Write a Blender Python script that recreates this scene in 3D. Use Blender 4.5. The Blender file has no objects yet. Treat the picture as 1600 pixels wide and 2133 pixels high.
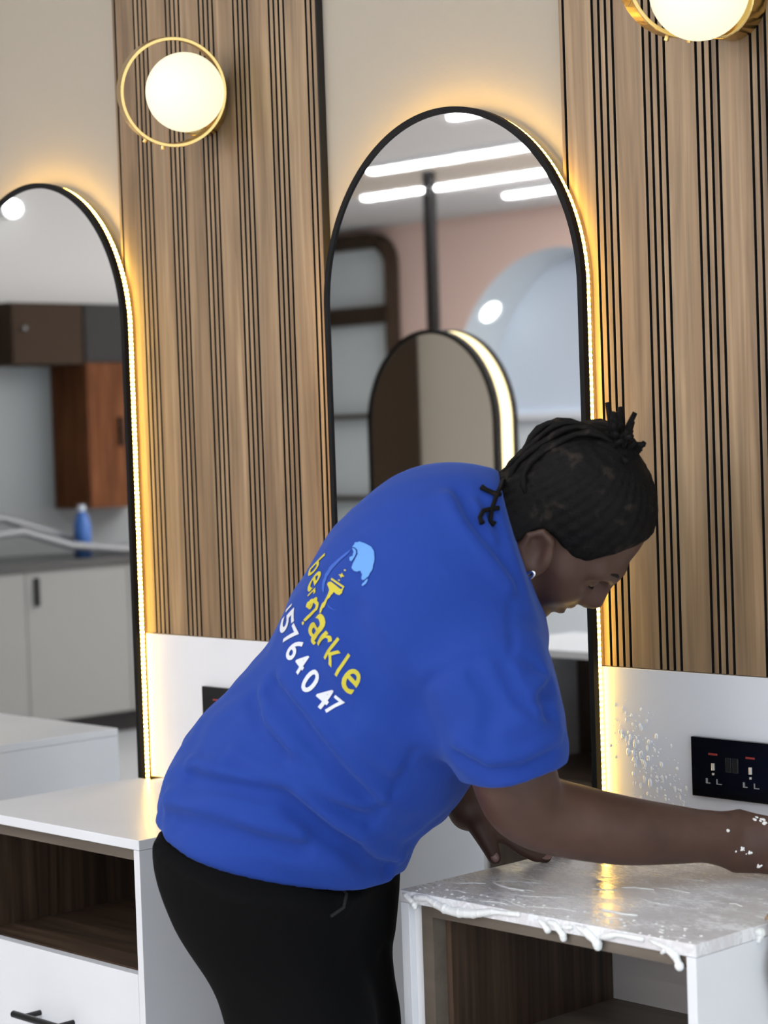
import bpy, bmesh, math, random
import numpy as np
from mathutils import Vector, Matrix
from mathutils.bvhtree import BVHTree
S = bpy.context.scene
COL = S.collection
random.seed(7)

# ------------------------------------------------------------------ camera
CAM_POS = Vector((3.22664, -2.47845, 1.38957))
YAW, PITCH, ROLL, FPX = 0.80881, -0.0377, -0.03424, 4490.3
_d = Vector((-math.sin(YAW)*math.cos(PITCH), math.cos(YAW)*math.cos(PITCH), math.sin(PITCH)))
_r = Vector((math.cos(YAW), math.sin(YAW), 0)); _u = _r.cross(_d)
_r2 = _r*math.cos(ROLL) + _u*math.sin(ROLL); _u2 = -_r*math.sin(ROLL) + _u*math.cos(ROLL)
cd = bpy.data.cameras.new('camera'); cam = bpy.data.objects.new('camera', cd); COL.objects.link(cam)
cam.matrix_world = Matrix((( _r2.x, _u2.x, -_d.x, CAM_POS.x), (_r2.y, _u2.y, -_d.y, CAM_POS.y),
                           (_r2.z, _u2.z, -_d.z, CAM_POS.z), (0, 0, 0, 1)))
cd.sensor_fit = 'VERTICAL'; cd.sensor_height = 36.0; cd.lens = FPX/2133*36.0
cd.clip_start = 0.05; cd.clip_end = 100
cd.dof.use_dof = True; cd.dof.focus_distance = 3.25; cd.dof.aperture_fstop = 5.2
S.camera = cam

# ------------------------------------------------------------------ world, exposure
w = bpy.data.worlds.new('daylight'); S.world = w; w.use_nodes = True
bg = w.node_tree.nodes['Background']; bg.inputs[0].default_value = (0.80, 0.90, 1.0, 1); bg.inputs[1].default_value = 4.6
S.view_settings.view_transform = 'Standard'; S.view_settings.look = 'None'
S.view_settings.gamma = 1.0; S.view_settings.use_curve_mapping = False
S.view_settings.exposure = -0.98
S.cycles.use_denoising = True
S.cycles.use_adaptive_sampling = True; S.cycles.adaptive_threshold = 0.04
S.cycles.max_bounces = 6; S.cycles.diffuse_bounces = 3; S.cycles.glossy_bounces = 4
S.cycles.transmission_bounces = 4; S.cycles.caustics_reflective = False; S.cycles.caustics_refractive = False
S.cycles.sample_clamp_indirect = 4.0
STRIP_E = 104.0      # ceiling light strips
STRIP_ADDED = 36.0   # unseen rows added nearer the mirrors to light the wall
GLOBE_E = 1.9       # wall lamp globes
LED_E = 46.0        # strips round the mirrors

# ------------------------------------------------------------------ helpers
def link(o): COL.objects.link(o); return o
def tag(o, label=None, cat=None, group=None, kind=None):
    if label: o['label'] = label
    if cat: o['category'] = cat
    if group: o['group'] = group
    if kind: o['kind'] = kind
    return o
def empty(name, loc, label, cat, group=None):
    o = link(bpy.data.objects.new(name, None)); o.location = loc; o.empty_display_size = 0.05
    return tag(o, label, cat, group)
def obj(name, bm, m, parent=None, smooth=False, bevel=0):
    me = bpy.data.meshes.new(name)
    if isinstance(bm, bmesh.types.BMesh):
        bmesh.ops.recalc_face_normals(bm, faces=bm.faces[:])
        bm.to_mesh(me); bm.free()
    else:
        me.from_pydata(bm[0], [], bm[1]); me.update()
    if smooth: me.polygons.foreach_set('use_smooth', [True]*len(me.polygons))
    o = link(bpy.data.objects.new(name, me))
    if m is not None: me.materials.append(m)
    if parent is not None:
        o.parent = parent
        o.matrix_parent_inverse = Matrix.Translation(-Vector(parent.location))
    if bevel:
        b = o.modifiers.new('bevel', 'BEVEL'); b.width = bevel; b.segments = 2; b.limit_method = 'ANGLE'
    return o
def box(bm, a, b):
    x0, y0, z0 = a; x1, y1, z1 = b
    v = [bm.verts.new(p) for p in ((x0,y0,z0),(x1,y0,z0),(x1,y1,z0),(x0,y1,z0),(x0,y0,z1),(x1,y0,z1),(x1,y1,z1),(x0,y1,z1))]
    for f in ((0,3,2,1),(4,5,6,7),(0,1,5,4),(1,2,6,5),(2,3,7,6),(3,0,4,7)): bm.faces.new([v[i] for i in f])
    return bm
def bx(a, b): return box(bmesh.new(), a, b)
def tube(bm, pts, rad, n=10, cap=True, closed=False):
    """tube through pts; rad a number or a list"""
    pts = [Vector(p) for p in pts]; k = len(pts)
    rad = rad if hasattr(rad, '__len__') else [rad]*k
    rings = []; ref = None
    for i, p in enumerate(pts):
        if closed: t = pts[(i+1) % k] - pts[i-1]
        else: t = pts[min(i+1, k-1)] - pts[max(i-1, 0)]
        t.normalize()
        if ref is None: ref = t.orthogonal().normalized()
        ref = (ref - t*ref.dot(t)).normalized(); bn = t.cross(ref)
        rings.append([bm.verts.new(p + (ref*math.cos(2*math.pi*j/n) + bn*math.sin(2*math.pi*j/n))*rad[i]) for j in range(n)])
    for i in range(k if closed else k-1):
        A, B = rings[i], rings[(i+1) % k]
        for j in range(n): bm.faces.new((A[j], A[(j+1) % n], B[(j+1) % n], B[j]))
    if cap and not closed:
        bm.faces.new(rings[0][::-1]); bm.faces.new(rings[-1])
    return bm
def sphere(bm, c, rad, n=24, m=14, sc=(1,1,1)):
    vs = []
    for i in range(1, m):
        th = math.pi*i/m
        vs.append([bm.verts.new((c[0]+rad*sc[0]*math.sin(th)*math.cos(2*math.pi*j/n), c[1]+rad*sc[1]*math.sin(th)*math.sin(2*math.pi*j/n), c[2]+rad*sc[2]*math.cos(th))) for j in range(n)])
    t = bm.verts.new((c[0], c[1], c[2]+rad*sc[2])); b = bm.verts.new((c[0], c[1], c[2]-rad*sc[2]))
    for j in range(n):
        k = (j+1) % n
        bm.faces.new((t, vs[0][j], vs[0][k])); bm.faces.new((b, vs[-1][k], vs[-1][j]))
        for i in range(m-2): bm.faces.new((vs[i][j], vs[i+1][j], vs[i+1][k], vs[i][k]))
    return bm

# ------------------------------------------------------------------ materials
def mat(name, col, rough=0.5, metal=0.0, spec=0.5, **kw):
    m = bpy.data.materials.new(name); m.use_nodes = True
    b = m.node_tree.nodes['Principled BSDF']
    b.inputs['Base Color'].default_value = (*col, 1); b.inputs['Roughness'].default_value = rough
    b.inputs['Metallic'].default_value = metal; b.inputs['Specular IOR Level'].default_value = spec
    for k, v in kw.items(): b.inputs[k].default_value = v
    return m
def emis(name, col, e, base=None):
    m = mat(name, base or col, 0.5)
    b = m.node_tree.nodes['Principled BSDF']
    b.inputs['Emission Color'].default_value = (*col, 1); b.inputs['Emission Strength'].default_value = e
    return m
def N(m, t, **kw):
    n = m.node_tree.nodes.new(t)
    for k, v in kw.items(): setattr(n, k, v)
    return n
def L(m, a, b): m.node_tree.links.new(a, b)
def P(m): return m.node_tree.nodes['Principled BSDF']
def add_bump(m, scale, strength, dist=0.002, detail=4, stretch=(1,1,1), world=True):
    g = N(m, 'ShaderNodeNewGeometry'); mp = N(m, 'ShaderNodeMapping'); mp.inputs['Scale'].default_value = stretch
    L(m, g.outputs['Position'], mp.inputs['Vector'])
    n = N(m, 'ShaderNodeTexNoise'); n.inputs['Scale'].default_value = scale; n.inputs['Detail'].default_value = detail
    L(m, mp.outputs[0], n.inputs['Vector'])
    b = N(m, 'ShaderNodeBump'); b.inputs['Strength'].default_value = strength; b.inputs['Distance'].default_value = dist
    L(m, n.outputs['Fac'], b.inputs['Height']); L(m, b.outputs[0], P(m).inputs['Normal'])
    return n
def add_var(m, cols, scale, stretch=(1,1,1), detail=4, rnd=0.0, distort=0.0, lo=0.3, hi=0.7):
    """colour from stretched noise in world space, shifted per object"""
    g = N(m, 'ShaderNodeNewGeometry'); mp = N(m, 'ShaderNodeMapping'); mp.inputs['Scale'].default_value = stretch
    src = g.outputs['Position']
    if rnd:
        oi = N(m, 'ShaderNodeObjectInfo'); ml = N(m, 'ShaderNodeVectorMath', operation='SCALE')
        cb = N(m, 'ShaderNodeCombineXYZ')
        for i in range(3): L(m, oi.outputs['Random'], cb.inputs[i])
        L(m, cb.outputs[0], ml.inputs[0]); ml.inputs['Scale'].default_value = rnd
        ad = N(m, 'ShaderNodeVectorMath', operation='ADD'); L(m, src, ad.inputs[0]); L(m, ml.outputs[0], ad.inputs[1]); src = ad.outputs[0]
    L(m, src, mp.inputs['Vector'])
    n = N(m, 'ShaderNodeTexNoise'); n.inputs['Scale'].default_value = scale; n.inputs['Detail'].default_value = detail
    n.inputs['Distortion'].default_value = distort
    L(m, mp.outputs[0], n.inputs['Vector'])
    cr = N(m, 'ShaderNodeValToRGB'); e = cr.color_ramp.elements
    e[0].position = lo; e[1].position = hi; e[0].color = (*cols[0], 1); e[1].color = (*cols[-1], 1)
    for i, c in enumerate(cols[1:-1]):
        x = e.new(lo + (hi-lo)*(i+1)/(len(cols)-1)); x.color = (*c, 1)
    L(m, n.outputs['Fac'], cr.inputs[0]); L(m, cr.outputs[0], P(m).inputs['Base Color'])
    return n, cr
def srgb(*c): return tuple(((v/255)/12.92 if v/255 <= .04045 else ((v/255+.055)/1.055)**2.4) for v in c)

M = {}
M['wall'] = mat('cream_wall_paint', (.385, .34, .275), .85); add_bump(M['wall'], 60, .25, .003)
def wood(name, cols, rough=.5, stretch=(1, 1, .035), scale=60, rnd=37.0):
    m = mat(name, cols[1], rough)
    n, cr = add_var(m, cols, scale, stretch, 4, rnd, 1.6, .28, .74)
    # broad figure laid over the fine grain
    g = N(m, 'ShaderNodeNewGeometry'); oi = N(m, 'ShaderNodeObjectInfo'); ad = N(m, 'ShaderNodeVectorMath', operation='MULTIPLY_ADD')
    cb = N(m, 'ShaderNodeCombineXYZ')
    for i in range(3): L(m, oi.outputs['Random'], cb.inputs[i])
    L(m, cb.outputs[0], ad.inputs[0]); ad.inputs[1].default_value = (rnd, rnd, rnd); L(m, g.outputs['Position'], ad.inputs[2])
    mp = N(m, 'ShaderNodeMapping'); mp.inputs['Scale'].default_value = tuple(1 if s == 1 else s*2.2 for s in stretch); L(m, ad.outputs[0], mp.inputs['Vector'])
    n2 = N(m, 'ShaderNodeTexNoise'); n2.inputs['Scale'].default_value = 16; n2.inputs['Detail'].default_value = 3; n2.inputs['Distortion'].default_value = 2.5
    L(m, mp.outputs[0], n2.inputs['Vector'])
    r2 = N(m, 'ShaderNodeMapRange'); r2.inputs['From Min'].default_value = .3; r2.inputs['From Max'].default_value = .7
    r2.inputs['To Min'].default_value = .70; r2.inputs['To Max'].default_value = 1.2; L(m, n2.outputs['Fac'], r2.inputs['Value'])
    mx = N(m, 'ShaderNodeVectorMath', operation='SCALE'); L(m, cr.outputs[0], mx.inputs[0]); L(m, r2.outputs[0], mx.inputs['Scale'])
    L(m, mx.outputs[0], P(m).inputs['Base Color'])
    return m
M['oak'] = wood('oak_slat', [(.165, .100, .051), (.26, .170, .092), (.36, .25, .143)], .5, (1, 1, .03), 38)
M['dark_wood'] = wood('walnut_board', [(.022, .013, .008), (.055, .033, .020), (.095, .06, .038)], .45, (1, 1, .03), 45)
M['dark_wood_x'] = wood('walnut_board_flat', [(.022, .013, .008), (.055, .033, .020), (.095, .06, .038)], .45, (.03, 1, 1), 45)
M['taupe'] = mat('taupe_edge', (.12, .098, .075), .5); add_var(M['taupe'], [(.09, .072, .055), (.15, .125, .098)], 30, (.1, 1, 1))
M['black'] = mat('black_backing', (.006, .005, .005), .7)
M['white'] = mat('white_laminate', (.80, .81, .84), .32); add_var(M['white'], [(.77, .78, .81), (.81, .82, .85)], 6)
M['white_edge'] = mat('white_edge_band', (.82, .82, .82), .4)
M['grey_board'] = mat('grey_back_board', (.42, .42, .42), .6)
M['mirror'] = mat('mirror_glass', (.95, .96, .96), .015, 1.0)
M['frame'] = mat('black_frame', (.006, .0055, .0055), .6, 0, .15)
M['gold'] = mat('brushed_gold', (.62, .43, .16), .22, 1.0)
M['pine'] = mat('raw_batten', (.52, .36, .17), .7); add_var(M['pine'], [(.40, .25, .1), (.6, .43, .2)], 40, (1, 1, .1))
M['blackplastic'] = mat('black_gloss_plate', (.004, .004, .005), .12)
M['blackmetal'] = mat('black_handle', (.01, .01, .011), .3, .3)
M['globe'] = emis('globe_glass', (1.0, .95, .66), GLOBE_E, (.32, .31, .26))
M['tile'] = mat('floor_tile', (.72, .73, .74), .2)
M['ceil'] = mat('ceiling_paint', (.74, .72, .69), .9)
M['tan'] = mat('tan_ceiling_paint', (.60, .52, .42), .9)
M['pink'] = mat('pink_wall_paint', (.95, .68, .575), .85)
M['whitewall'] = mat('white_wall_paint', (.72, .75, .77), .8)
M['shaded_wall'] = mat('shaded_white_wall_paint', (.40, .42, .42), .8); M['shaded_cab'] = mat('shaded_white_cabinet', (.29, .285, .27), .5)  # white wall and cabinet darkened: the dim corner's shade is put into both colours
M['coolwhite'] = mat('cool_white_niche', (.78, .85, .95), .7)
M['strip'] = emis('strip_diffuser', (.97, .98, 1.0), STRIP_E)
M['strip_added'] = emis('added_strip_diffuser', (.90, .95, 1.0), STRIP_ADDED)
M['spot'] = emis('spot_lens', (.95, 1.0, 1.0), 14)
for k_ in ('globe', 'spot'): M[k_].cycles.emission_sampling = 'NONE'
M['greenwhite'] = mat('shelf_backing', (.90, .95, .94), .6)
M['brown'] = mat('brown_carcass', (.05, .033, .022), .5)
M['orange'] = wood('orange_brown_door', [(.10, .035, .014), (.15, .055, .022), (.2, .08, .035)], .4)
for k_ in ('orange', 'brown'): P(M[k_]).inputs['Roughness'].default_value = .8; P(M[k_]).inputs['Specular IOR Level'].default_value = .1
M['clearmetal'] = mat('wrapped_metal', (.32, .33, .34), .4, .5)
M['blueplastic'] = mat('blue_bottle', (.05, .16, .5), .3)

# LED strip: rows of small diodes
def led_mat():
    m = mat('led_strip', (.8, .7, .4), .5)
    at = N(m, 'ShaderNodeAttribute', attribute_name='run')
    fr = N(m, 'ShaderNodeMath', operation='FRACT'); ml = N(m, 'ShaderNodeMath', operation='MULTIPLY'); ml.inputs[1].default_value = 1/0.0085
    L(m, at.outputs['Fac'], ml.inputs[0]); L(m, ml.outputs[0], fr.inputs[0])
    cmp_ = N(m, 'ShaderNodeMath', operation='LESS_THAN'); cmp_.inputs[1].default_value = .45; L(m, fr.outputs[0], cmp_.inputs[0])
    r = N(m, 'ShaderNodeMapRange'); r.inputs['To Min'].default_value = LED_E*.18; r.inputs['To Max'].default_value = LED_E*2.0
    L(m, cmp_.outputs[0], r.inputs['Value'])
    P(m).inputs['Emission Color'].default_value = (1.0, .60, .105, 1); L(m, r.outputs[0], P(m).inputs['Emission Strength'])
    return m
M['led'] = led_mat()

# ------------------------------------------------------------------ room shell
D = 1.11477; YF = 0.0; YW = 0.016; HC = 2.8
def struct(name, bm, m, parent=None, **k):
    o = obj(name, bm, m, parent, **k)
    if parent is None: o['kind'] = 'structure'
    return o
struct('floor', bx((-12.2, -8.5, -.1), (5.2, .3, 0)), M['tile'])
struct('ceiling', bx((-12.2, -8.5, HC), (5.2, .3, HC+.1)), M['ceil'])
struct('wall_back', bx((-5.6, YW, 0), (5.1, .3, HC)), M['wall'])
struct('trim_1', bx((-12, -6.42, HC-.02), (4.89, -5.6, HC-.002)), M['tan'])
struct('wall_left', bx((-5.8, -4.65, 0), (-5.6, YW, HC)), M['shaded_wall'])
struct('trim_2', bx((-5.6, -4.65, 2.055), (-5.45, -.2, HC)), M['ceil'])
struct('wall_end', bx((-12.2, -8.5, 0), (-12, -4.65, HC)), M['whitewall'])
struct('wall_inner', bx((-12, -4.66, 0), (-5.8, -4.5, HC)), M['whitewall'])
struct('wall_right', box(bx((4.9, -8.0, 0), (5.1, .016, .12)), (4.9, -8, 2.6), (5.1, .016, HC)), M['whitewall'])
# pink wall with arched niche
def pink_wall():
    cx, cz, R, zb, y0, y1 = -6.03, 1.58, .95, 1.47, -8.0, -8.4
    n = 40; arc = [(cx-R*math.cos(math.pi*i/n), cz+R*math.sin(math.pi*i/n)) for i in range(n+1)]
    arc = [(cx-R, zb)] + arc + [(cx+R, zb)]
    bm = bmesh.new()
    def q(pts): bm.faces.new([bm.verts.new(p) for p in pts])
    q([(-12, y0, 1.47), (cx-R, y0, 1.47), (cx-R, y0, HC), (-12, y0, HC)]); q([(cx+R, y0, 1.47), (5, y0, 1.47), (5, y0, HC), (cx+R, y0, HC)])
    for (xa, za), (xb, zb_) in zip(arc[1:-2], arc[2:-1]): q([(xa, y0, za), (xb, y0, zb_), (xb, y0, HC), (xa, y0, HC)])
    q([(-12, y0, 0), (5, y0, 0), (5, y0, 1.47), (-12, y0, 1.47)])
    w1 = struct('wall_front', bm, M['pink'])
    bm = bmesh.new()
    for (xa, za), (xb, zb_) in zip(arc[:-1], arc[1:]): bm.faces.new([bm.verts.new(p) for p in ((xa, y0, za), (xb, y0, zb_), (xb, y1, zb_), (xa, y1, za))])
    bmesh.ops.remove_doubles(bm, verts=bm.verts[:], dist=1e-4)
    obj('niche_soffit', bm, M['whitewall'], w1, smooth=True)
    bm = bmesh.new(); bm.faces.new([bm.verts.new((x, y1, z)) for x, z in arc])
    obj('niche_back', bm, M['coolwhite'], w1)
    # round spot let into the soffit
    a = math.radians(38); c = Vector((cx-(R-.004)*math.cos(a), -8.17, cz+(R-.004)*math.sin(a)))
    nrm = Vector((math.cos(a), 0, -math.sin(a))); t = Vector((math.sin(a), 0, math.cos(a)))
    bm = bmesh.new(); bm.faces.new([bm.verts.new(c + t*.075*math.cos(k*math.pi/12) + Vector((0, 1, 0))*.075*math.sin(k*math.pi/12)) for k in range(24)])
    obj('spot_lens', bm, M['spot'], w1)
    obj('lower_panel', bx((-7.42, -7.98, 0), (-4.6, -7.93, 1.42)), M['whitewall'], w1)
    obj('niche_ledge', bx((-7.05, -8.38, 1.425), (-4.6, -7.88, 1.47)), M['white'], w1)
pink_wall()

# ceiling light strips (linear lamps); the three near rows are unseen, added for light
STRIPS = [(-3.49, 2.2, -4.47), (-5.12, 2.2, -5.52), (-6.08, 2.2, -6.38), (-5.59, 2.2, -7.08), (-1.2, 3.4, -1.25), (-3.0, 4.6, -2.35), (-3.0, 4.6, -3.4)]
ROWS = ['fourth', 'fifth', 'sixth', 'seventh', 'added unseen first', 'added unseen second', 'added unseen third']
for i, (xa, xb, y) in enumerate(STRIPS):
    e = empty('ceiling_light', (xa, y, HC-.03), 'long white linear ceiling lamp in the %s row counted from the mirror wall' % ROWS[i], 'ceiling lamp', 'linear ceiling lamps')
    obj('housing', bx((xa, y-.03, HC-.03), (xb, y+.03, HC)), M['white_edge'], e)
    obj('diffuser', bx((xa+.01, y-.024, HC-.042), (xb-.01, y+.024, HC-.03)), M['strip' if y < -4 else 'strip_added'], e)

# ------------------------------------------------------------------ slat panels
ZP0, ZP1 = 1.0235, HC
PITCH_, GA, GW = .0957, .03826/3, .0024
def slat_panel(x0, label):
    e = empty('slat_panel', (x0+.2, YW, ZP0), label, 'wall panel', 'slatted oak wall panels')
    obj('backing', bx((x0-.066, .006, ZP0), (x0+.502, YW-.001, ZP1)), M['black'], e)
    obj('edge_strip', bx((x0+.5022, .0005, ZP0), (x0+.5042, YW-.001, ZP1)), M['black'], e)
    def piece(nm, a, b):
        o = obj(nm, bx((x0+a, 0, ZP0), (x0+b, .006, ZP1)), M['oak'], e)
        o.data.materials.append(M['black'])
        for f in o.data.polygons:
            if abs(f.normal.x) > .5: f.material_index = 1      # grooves are stained black
    piece('slat', -.066, -.0574-GW); piece('plank', -.0574+GW, -GW)
    for k in range(5):
        o = k*PITCH_
        for j in range(3): piece('slat', o+j*GA+GW, o+(j+1)*GA-GW)
        piece('plank', o+3*GA+GW, o+PITCH_-GW)
    o = 5*PITCH_; piece('slat', o+GW, o+GA-GW); piece('slat', o+GA+GW, .502)
slat_panel(0, 'slatted oak wall panel between the two arched mirrors, left lamp on it')
slat_panel(D, 'slatted oak wall panel right of the full arched mirror, behind the head')

# ------------------------------------------------------------------ arched mirrors
def arch(xc, R, zm, k, zb, n=64):
    pts = [(xc+R, zb)]
    m = 24
    for i in range(1, m): pts.append((xc+R, zb+(zm-zb)*i/m))
    for i in range(n+1):
        t = math.pi*i/n; pts.append((xc+R*math.cos(t), zm+k*R*math.sin(t)))
    for i in range(m-1, 0, -1): pts.append((xc-R, zb+(zm-zb)*i/m))
    pts.append((xc-R, zb)); return pts
def arched_mirror(xc, R, zm, k, zb, yb, yf, label, back=None):
    """yb: plane of the back board, yf: front face; faces towards yf"""
    s = 1 if yf < yb else -1
    e = empty('arched_mirror', (xc, yb, zb), label, 'mirror', 'arched mirrors with lit edges')
    def inset(d):
        return arch(xc, R-d, zm, k, zb+d)
    def shell(name, outer, inner, ya, yc, m):
        bm = bmesh.new(); n = len(outer)
        vs = [[bm.verts.new((p[0], y, p[1])) for p in q] for q, y in ((outer, ya), (outer, yc), (inner, yc), (inner, ya))]
        for a in range(4):
            A, B = vs[a], vs[(a+1) % 4]
            for i in range(n): bm.faces.new((A[i], A[(i+1) % n], B[(i+1) % n], B[i]))
        return obj(name, bm, m, e)
    shell('frame', inset(0), inset(.0095), yf-s*.003, yf+s*.0085, M['frame'])
    bm = bmesh.new(); bm.faces.new([bm.verts.new((p[0], yf, p[1])) for p in inset(.009)])
    g = obj('glass', bm, M['mirror'], e)
    # carcass behind the glass, stepped back for the strip
    bm = bmesh.new(); q = inset(.022)
    A = [bm.verts.new((p[0], yf+s*.0085, p[1])) for p in q]; B = [bm.verts.new((p[0], yb, p[1])) for p in q]
    for i in range(len(q)): bm.faces.new((A[i], A[(i+1) % len(q)], B[(i+1) % len(q)], B[i]))
    bm.faces.new(A); bm.faces.new(B)
    obj('back_board', bm, M['white_edge'], e)
    # led ribbon on the rim
    q = inset(.0025); bm = bmesh.new(); run = [0.0]
    ya, yc = yf+s*.009, yf+s*.0185
    for i in range(1, len(q)): run.append(run[-1]+math.dist(q[i], q[i-1]))
    lay = bm.verts.layers.float.new('run')
    A = []; B = []
    for p, rr in zip(q, run):
        va = bm.verts.new((p[0], ya, p[1])); vb = bm.verts.new((p[0], yc, p[1])); va[lay] = rr; vb[lay] = rr; A.append(va); B.append(vb)
    for i in range(len(q)-1): bm.faces.new((A[i], A[i+1], B[i+1], B[i]))
    sh = obj('led_channel', [[(p[0], y, p[1]) for y in (yf+s*.0086, yf+s*.019) for p in inset(.004)], [(i, i+1, i+1+len(q), i+len(q)) for i in range(len(q)-1)]], M['white_edge'], e)
    obj('led_strip', bm, M['led'], e)['label'] = 'glowing yellow diode strip'
    return e
MIR = dict(R=.287, zm=1.596, k=1.05, zb=.06, yb=-.0015, yf=-.025)
arched_mirror(.816, **MIR, label='tall arched mirror with glowing rim and black frame, behind the person')
arched_mirror(.798-D, **MIR, label='arched mirror cut off by the left edge of the picture')

# ------------------------------------------------------------------ splash boards, cabinets
ZT, TT, CD_ = .75096, .01645, .42
def splash(x0, label):
    e = empty('splash_board', (x0+.2, YW, ZT), label, 'wall board', 'white boards behind the cabinets')
    obj('board', bx((x0-.029, -.004, ZT+.0005), (x0+.50, .005, 1.0225)), M['white'], e, bevel=.0008)
    obj('batten', bx((x0-.040, .001, ZT+.0005), (x0-.0295, YW-.001, 1.0225)), M['pine'], e)
    obj('filler', bx((x0-.029, .0052, ZT+.0005), (x0+.499, YW-.001, 1.0225)), M['pine'], e)
splash(0, 'white board on the wall behind the left cabinet, under the slats')
splash(D, 'white board spotted with water drops behind the wet cabinet')

def cabinet(x0, label, wet=False, group='white salon cabinets'):
    xa, xb = x0-.0399, x0+.478
    e = empty('salon_cabinet', ((xa+xb)/2, -.2, 0), label, 'cabinet', group)
    bm = bmesh.new(); pl = [(xa, -CD_), (xb, -CD_), (xb, -.0045), (x0+.003, -.0045), (x0+.003, -.030), (xa, -.030)]
    lo_ = [bm.verts.new((x, y, ZT-TT)) for x, y in pl]; hi_ = [bm.verts.new((x, y, ZT)) for x, y in pl]
    bm.faces.new(lo_[::-1]); bm.faces.new(hi_)
    for i in range(6): bm.faces.new((lo_[i], lo_[(i+1) % 6], hi_[(i+1) % 6], hi_[i]))
    top = obj('top', bm, M['wet_white'] if wet else M['white'], e, bevel=.0012)
    zs = ZT-TT-.0004; ZSH = .533
    obj('side_panel', bx((xb-.0155, -CD_+.0005, .02), (xb-.0005, -.037, zs)), M['white'], e, bevel=.0008)
    obj('side_panel', bx((xa+.0005, -CD_+.0005, .02), (xa+.017, -.037, zs)), M['white'], e, bevel=.0008)
    xi0, xi1 = xa+.017, xb-.0155
    if wet:
        obj('filler_strip', bx((xa+.017, -CD_+.012, .02), (xa+.036, -.037, zs)), M['white_edge'], e)
        obj('post', bx((xa+.036, -CD_+.006, ZSH), (xa+.0575, -.052, zs)), M['taupe'], e)
        obj('rail', bx((xa+.0577, -CD_+.006, zs-.015), (xi1, -CD_+.03, zs)), M['taupe'], e)
        obj('inner_side', bx((xa+.0577, -CD_+.0305, ZSH), (xa+.0677, -.052, zs-.0005)), M['dark_wood'], e)
        obj('back_panel', bx((xa+.037, -.050, .06), (xi1, -.038, zs)), M['grey_board'], e)
        shelf_x = xa+.037
    else:
        obj('rail', bx((xi0, -CD_+.012, zs-.02), (xi1, -CD_+.03, zs)), M['taupe'], e)
        obj('inner_side', bx((xi0, -CD_+.0305, ZSH), (xi0+.012, -.052, zs-.0005)), M['dark_wood'], e)
        obj('inner_side', bx((xi1-.004, -CD_+.0305, ZSH), (xi1-.0002, -.052, zs-.021)), M['dark_wood'], e)
        obj('back_panel', bx((xi0+.0122, -.050, .06), (xi1-.0045, -.038, zs)), M['dark_wood'], e)
        shelf_x = xi0+.0125
    obj('shelf', bx((shelf_x, -CD_+.024, ZSH-.016), (xi1-.0045, -.0505, ZSH)), M['taupe'] if wet else M['dark_wood_x'], e)
    for z0, z1 in ((.292, .5325), (.06, .288)):
        dr = obj('drawer', bx((xi0+.0015, -CD_+.001, z0), (xi1-.0015, -CD_+.019, z1)), M['white'], e, bevel=.001)
        xm, zm = x0+.2295, z0+.131
        bm = bmesh.new(); yb = -CD_+.001
        tube(bm, [(xm-.078, yb-.034, zm), (xm+.078, yb-.034, zm)], .006, 14)
        for sx in (-.048, .048): tube(bm, [(xm+sx, yb-.034, zm), (xm+sx, yb+.001, zm)], .0048, 12)
        h = obj('handle', bm, M['blackmetal'], e, smooth=False)
        h.parent = dr; h.matrix_parent_inverse = Matrix.Identity(4); h['label'] = 'black bar handle'
    obj('plinth', bx((xi0, -CD_+.05, 0), (xi1, -.05, .058)), M['black'], e)
    return e

def wet_mat():
    m = mat('wet_white_laminate', (.74, .74, .76), .12)
    g = N(m, 'ShaderNodeNewGeometry')
    mp = N(m, 'ShaderNodeMapping'); mp.inputs['Scale'].default_value = (1, 2.2, 1); mp.inputs['Rotation'].default_value = (0, 0, .5); L(m, g.outputs['Position'], mp.inputs['Vector'])
    n = N(m, 'ShaderNodeTexNoise'); n.inputs['Scale'].default_value = 70; n.inputs['Detail'].default_value = 6; n.inputs['Distortion'].default_value = 1.2; L(m, mp.outputs[0], n.inputs['Vector'])
    n2 = N(m, 'ShaderNodeTexNoise'); n2.inputs['Scale'].default_value = 9; n2.inputs['Detail'].default_value = 3; L(m, mp.outputs[0], n2.inputs['Vector'])
    mu = N(m, 'ShaderNodeMath', operation='MULTIPLY'); L(m, n.outputs['Fac'], mu.inputs[0]); L(m, n2.outputs['Fac'], mu.inputs[1])
    b = N(m, 'ShaderNodeBump'); b.inputs['Strength'].default_value = .4; b.inputs['Distance'].default_value = .004
    L(m, mu.outputs[0], b.inputs['Height']); L(m, b.outputs[0], P(m).inputs['Normal'])
    cr = N(m, 'ShaderNodeValToRGB'); e = cr.color_ramp.elements; e[0].position = .2; e[1].position = .34
    e[0].color = (.70, .68, .69, 1); e[1].color = (.86, .87, .89, 1); L(m, mu.outputs[0], cr.inputs[0]); L(m, cr.outputs[0], P(m).inputs['Base Color'])
    r = N(m, 'ShaderNodeMapRange'); r.inputs['From Min'].default_value = .2; r.inputs['From Max'].default_value = .34; r.inputs['To Min'].default_value = .07; r.inputs['To Max'].default_value = .35
    L(m, mu.outputs[0], r.inputs['Value']); L(m, r.outputs[0], P(m).inputs['Roughness'])
    return m
M['wet_white'] = wet_mat()
cabinet(0, 'white cabinet with dark open shelf and black bar handle, at left')
cabinet(D, 'white cabinet with wet foamy top being wiped by the person', True)
cabinet(-D, 'white cabinet seen only as a reflection in the left mirror')

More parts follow.
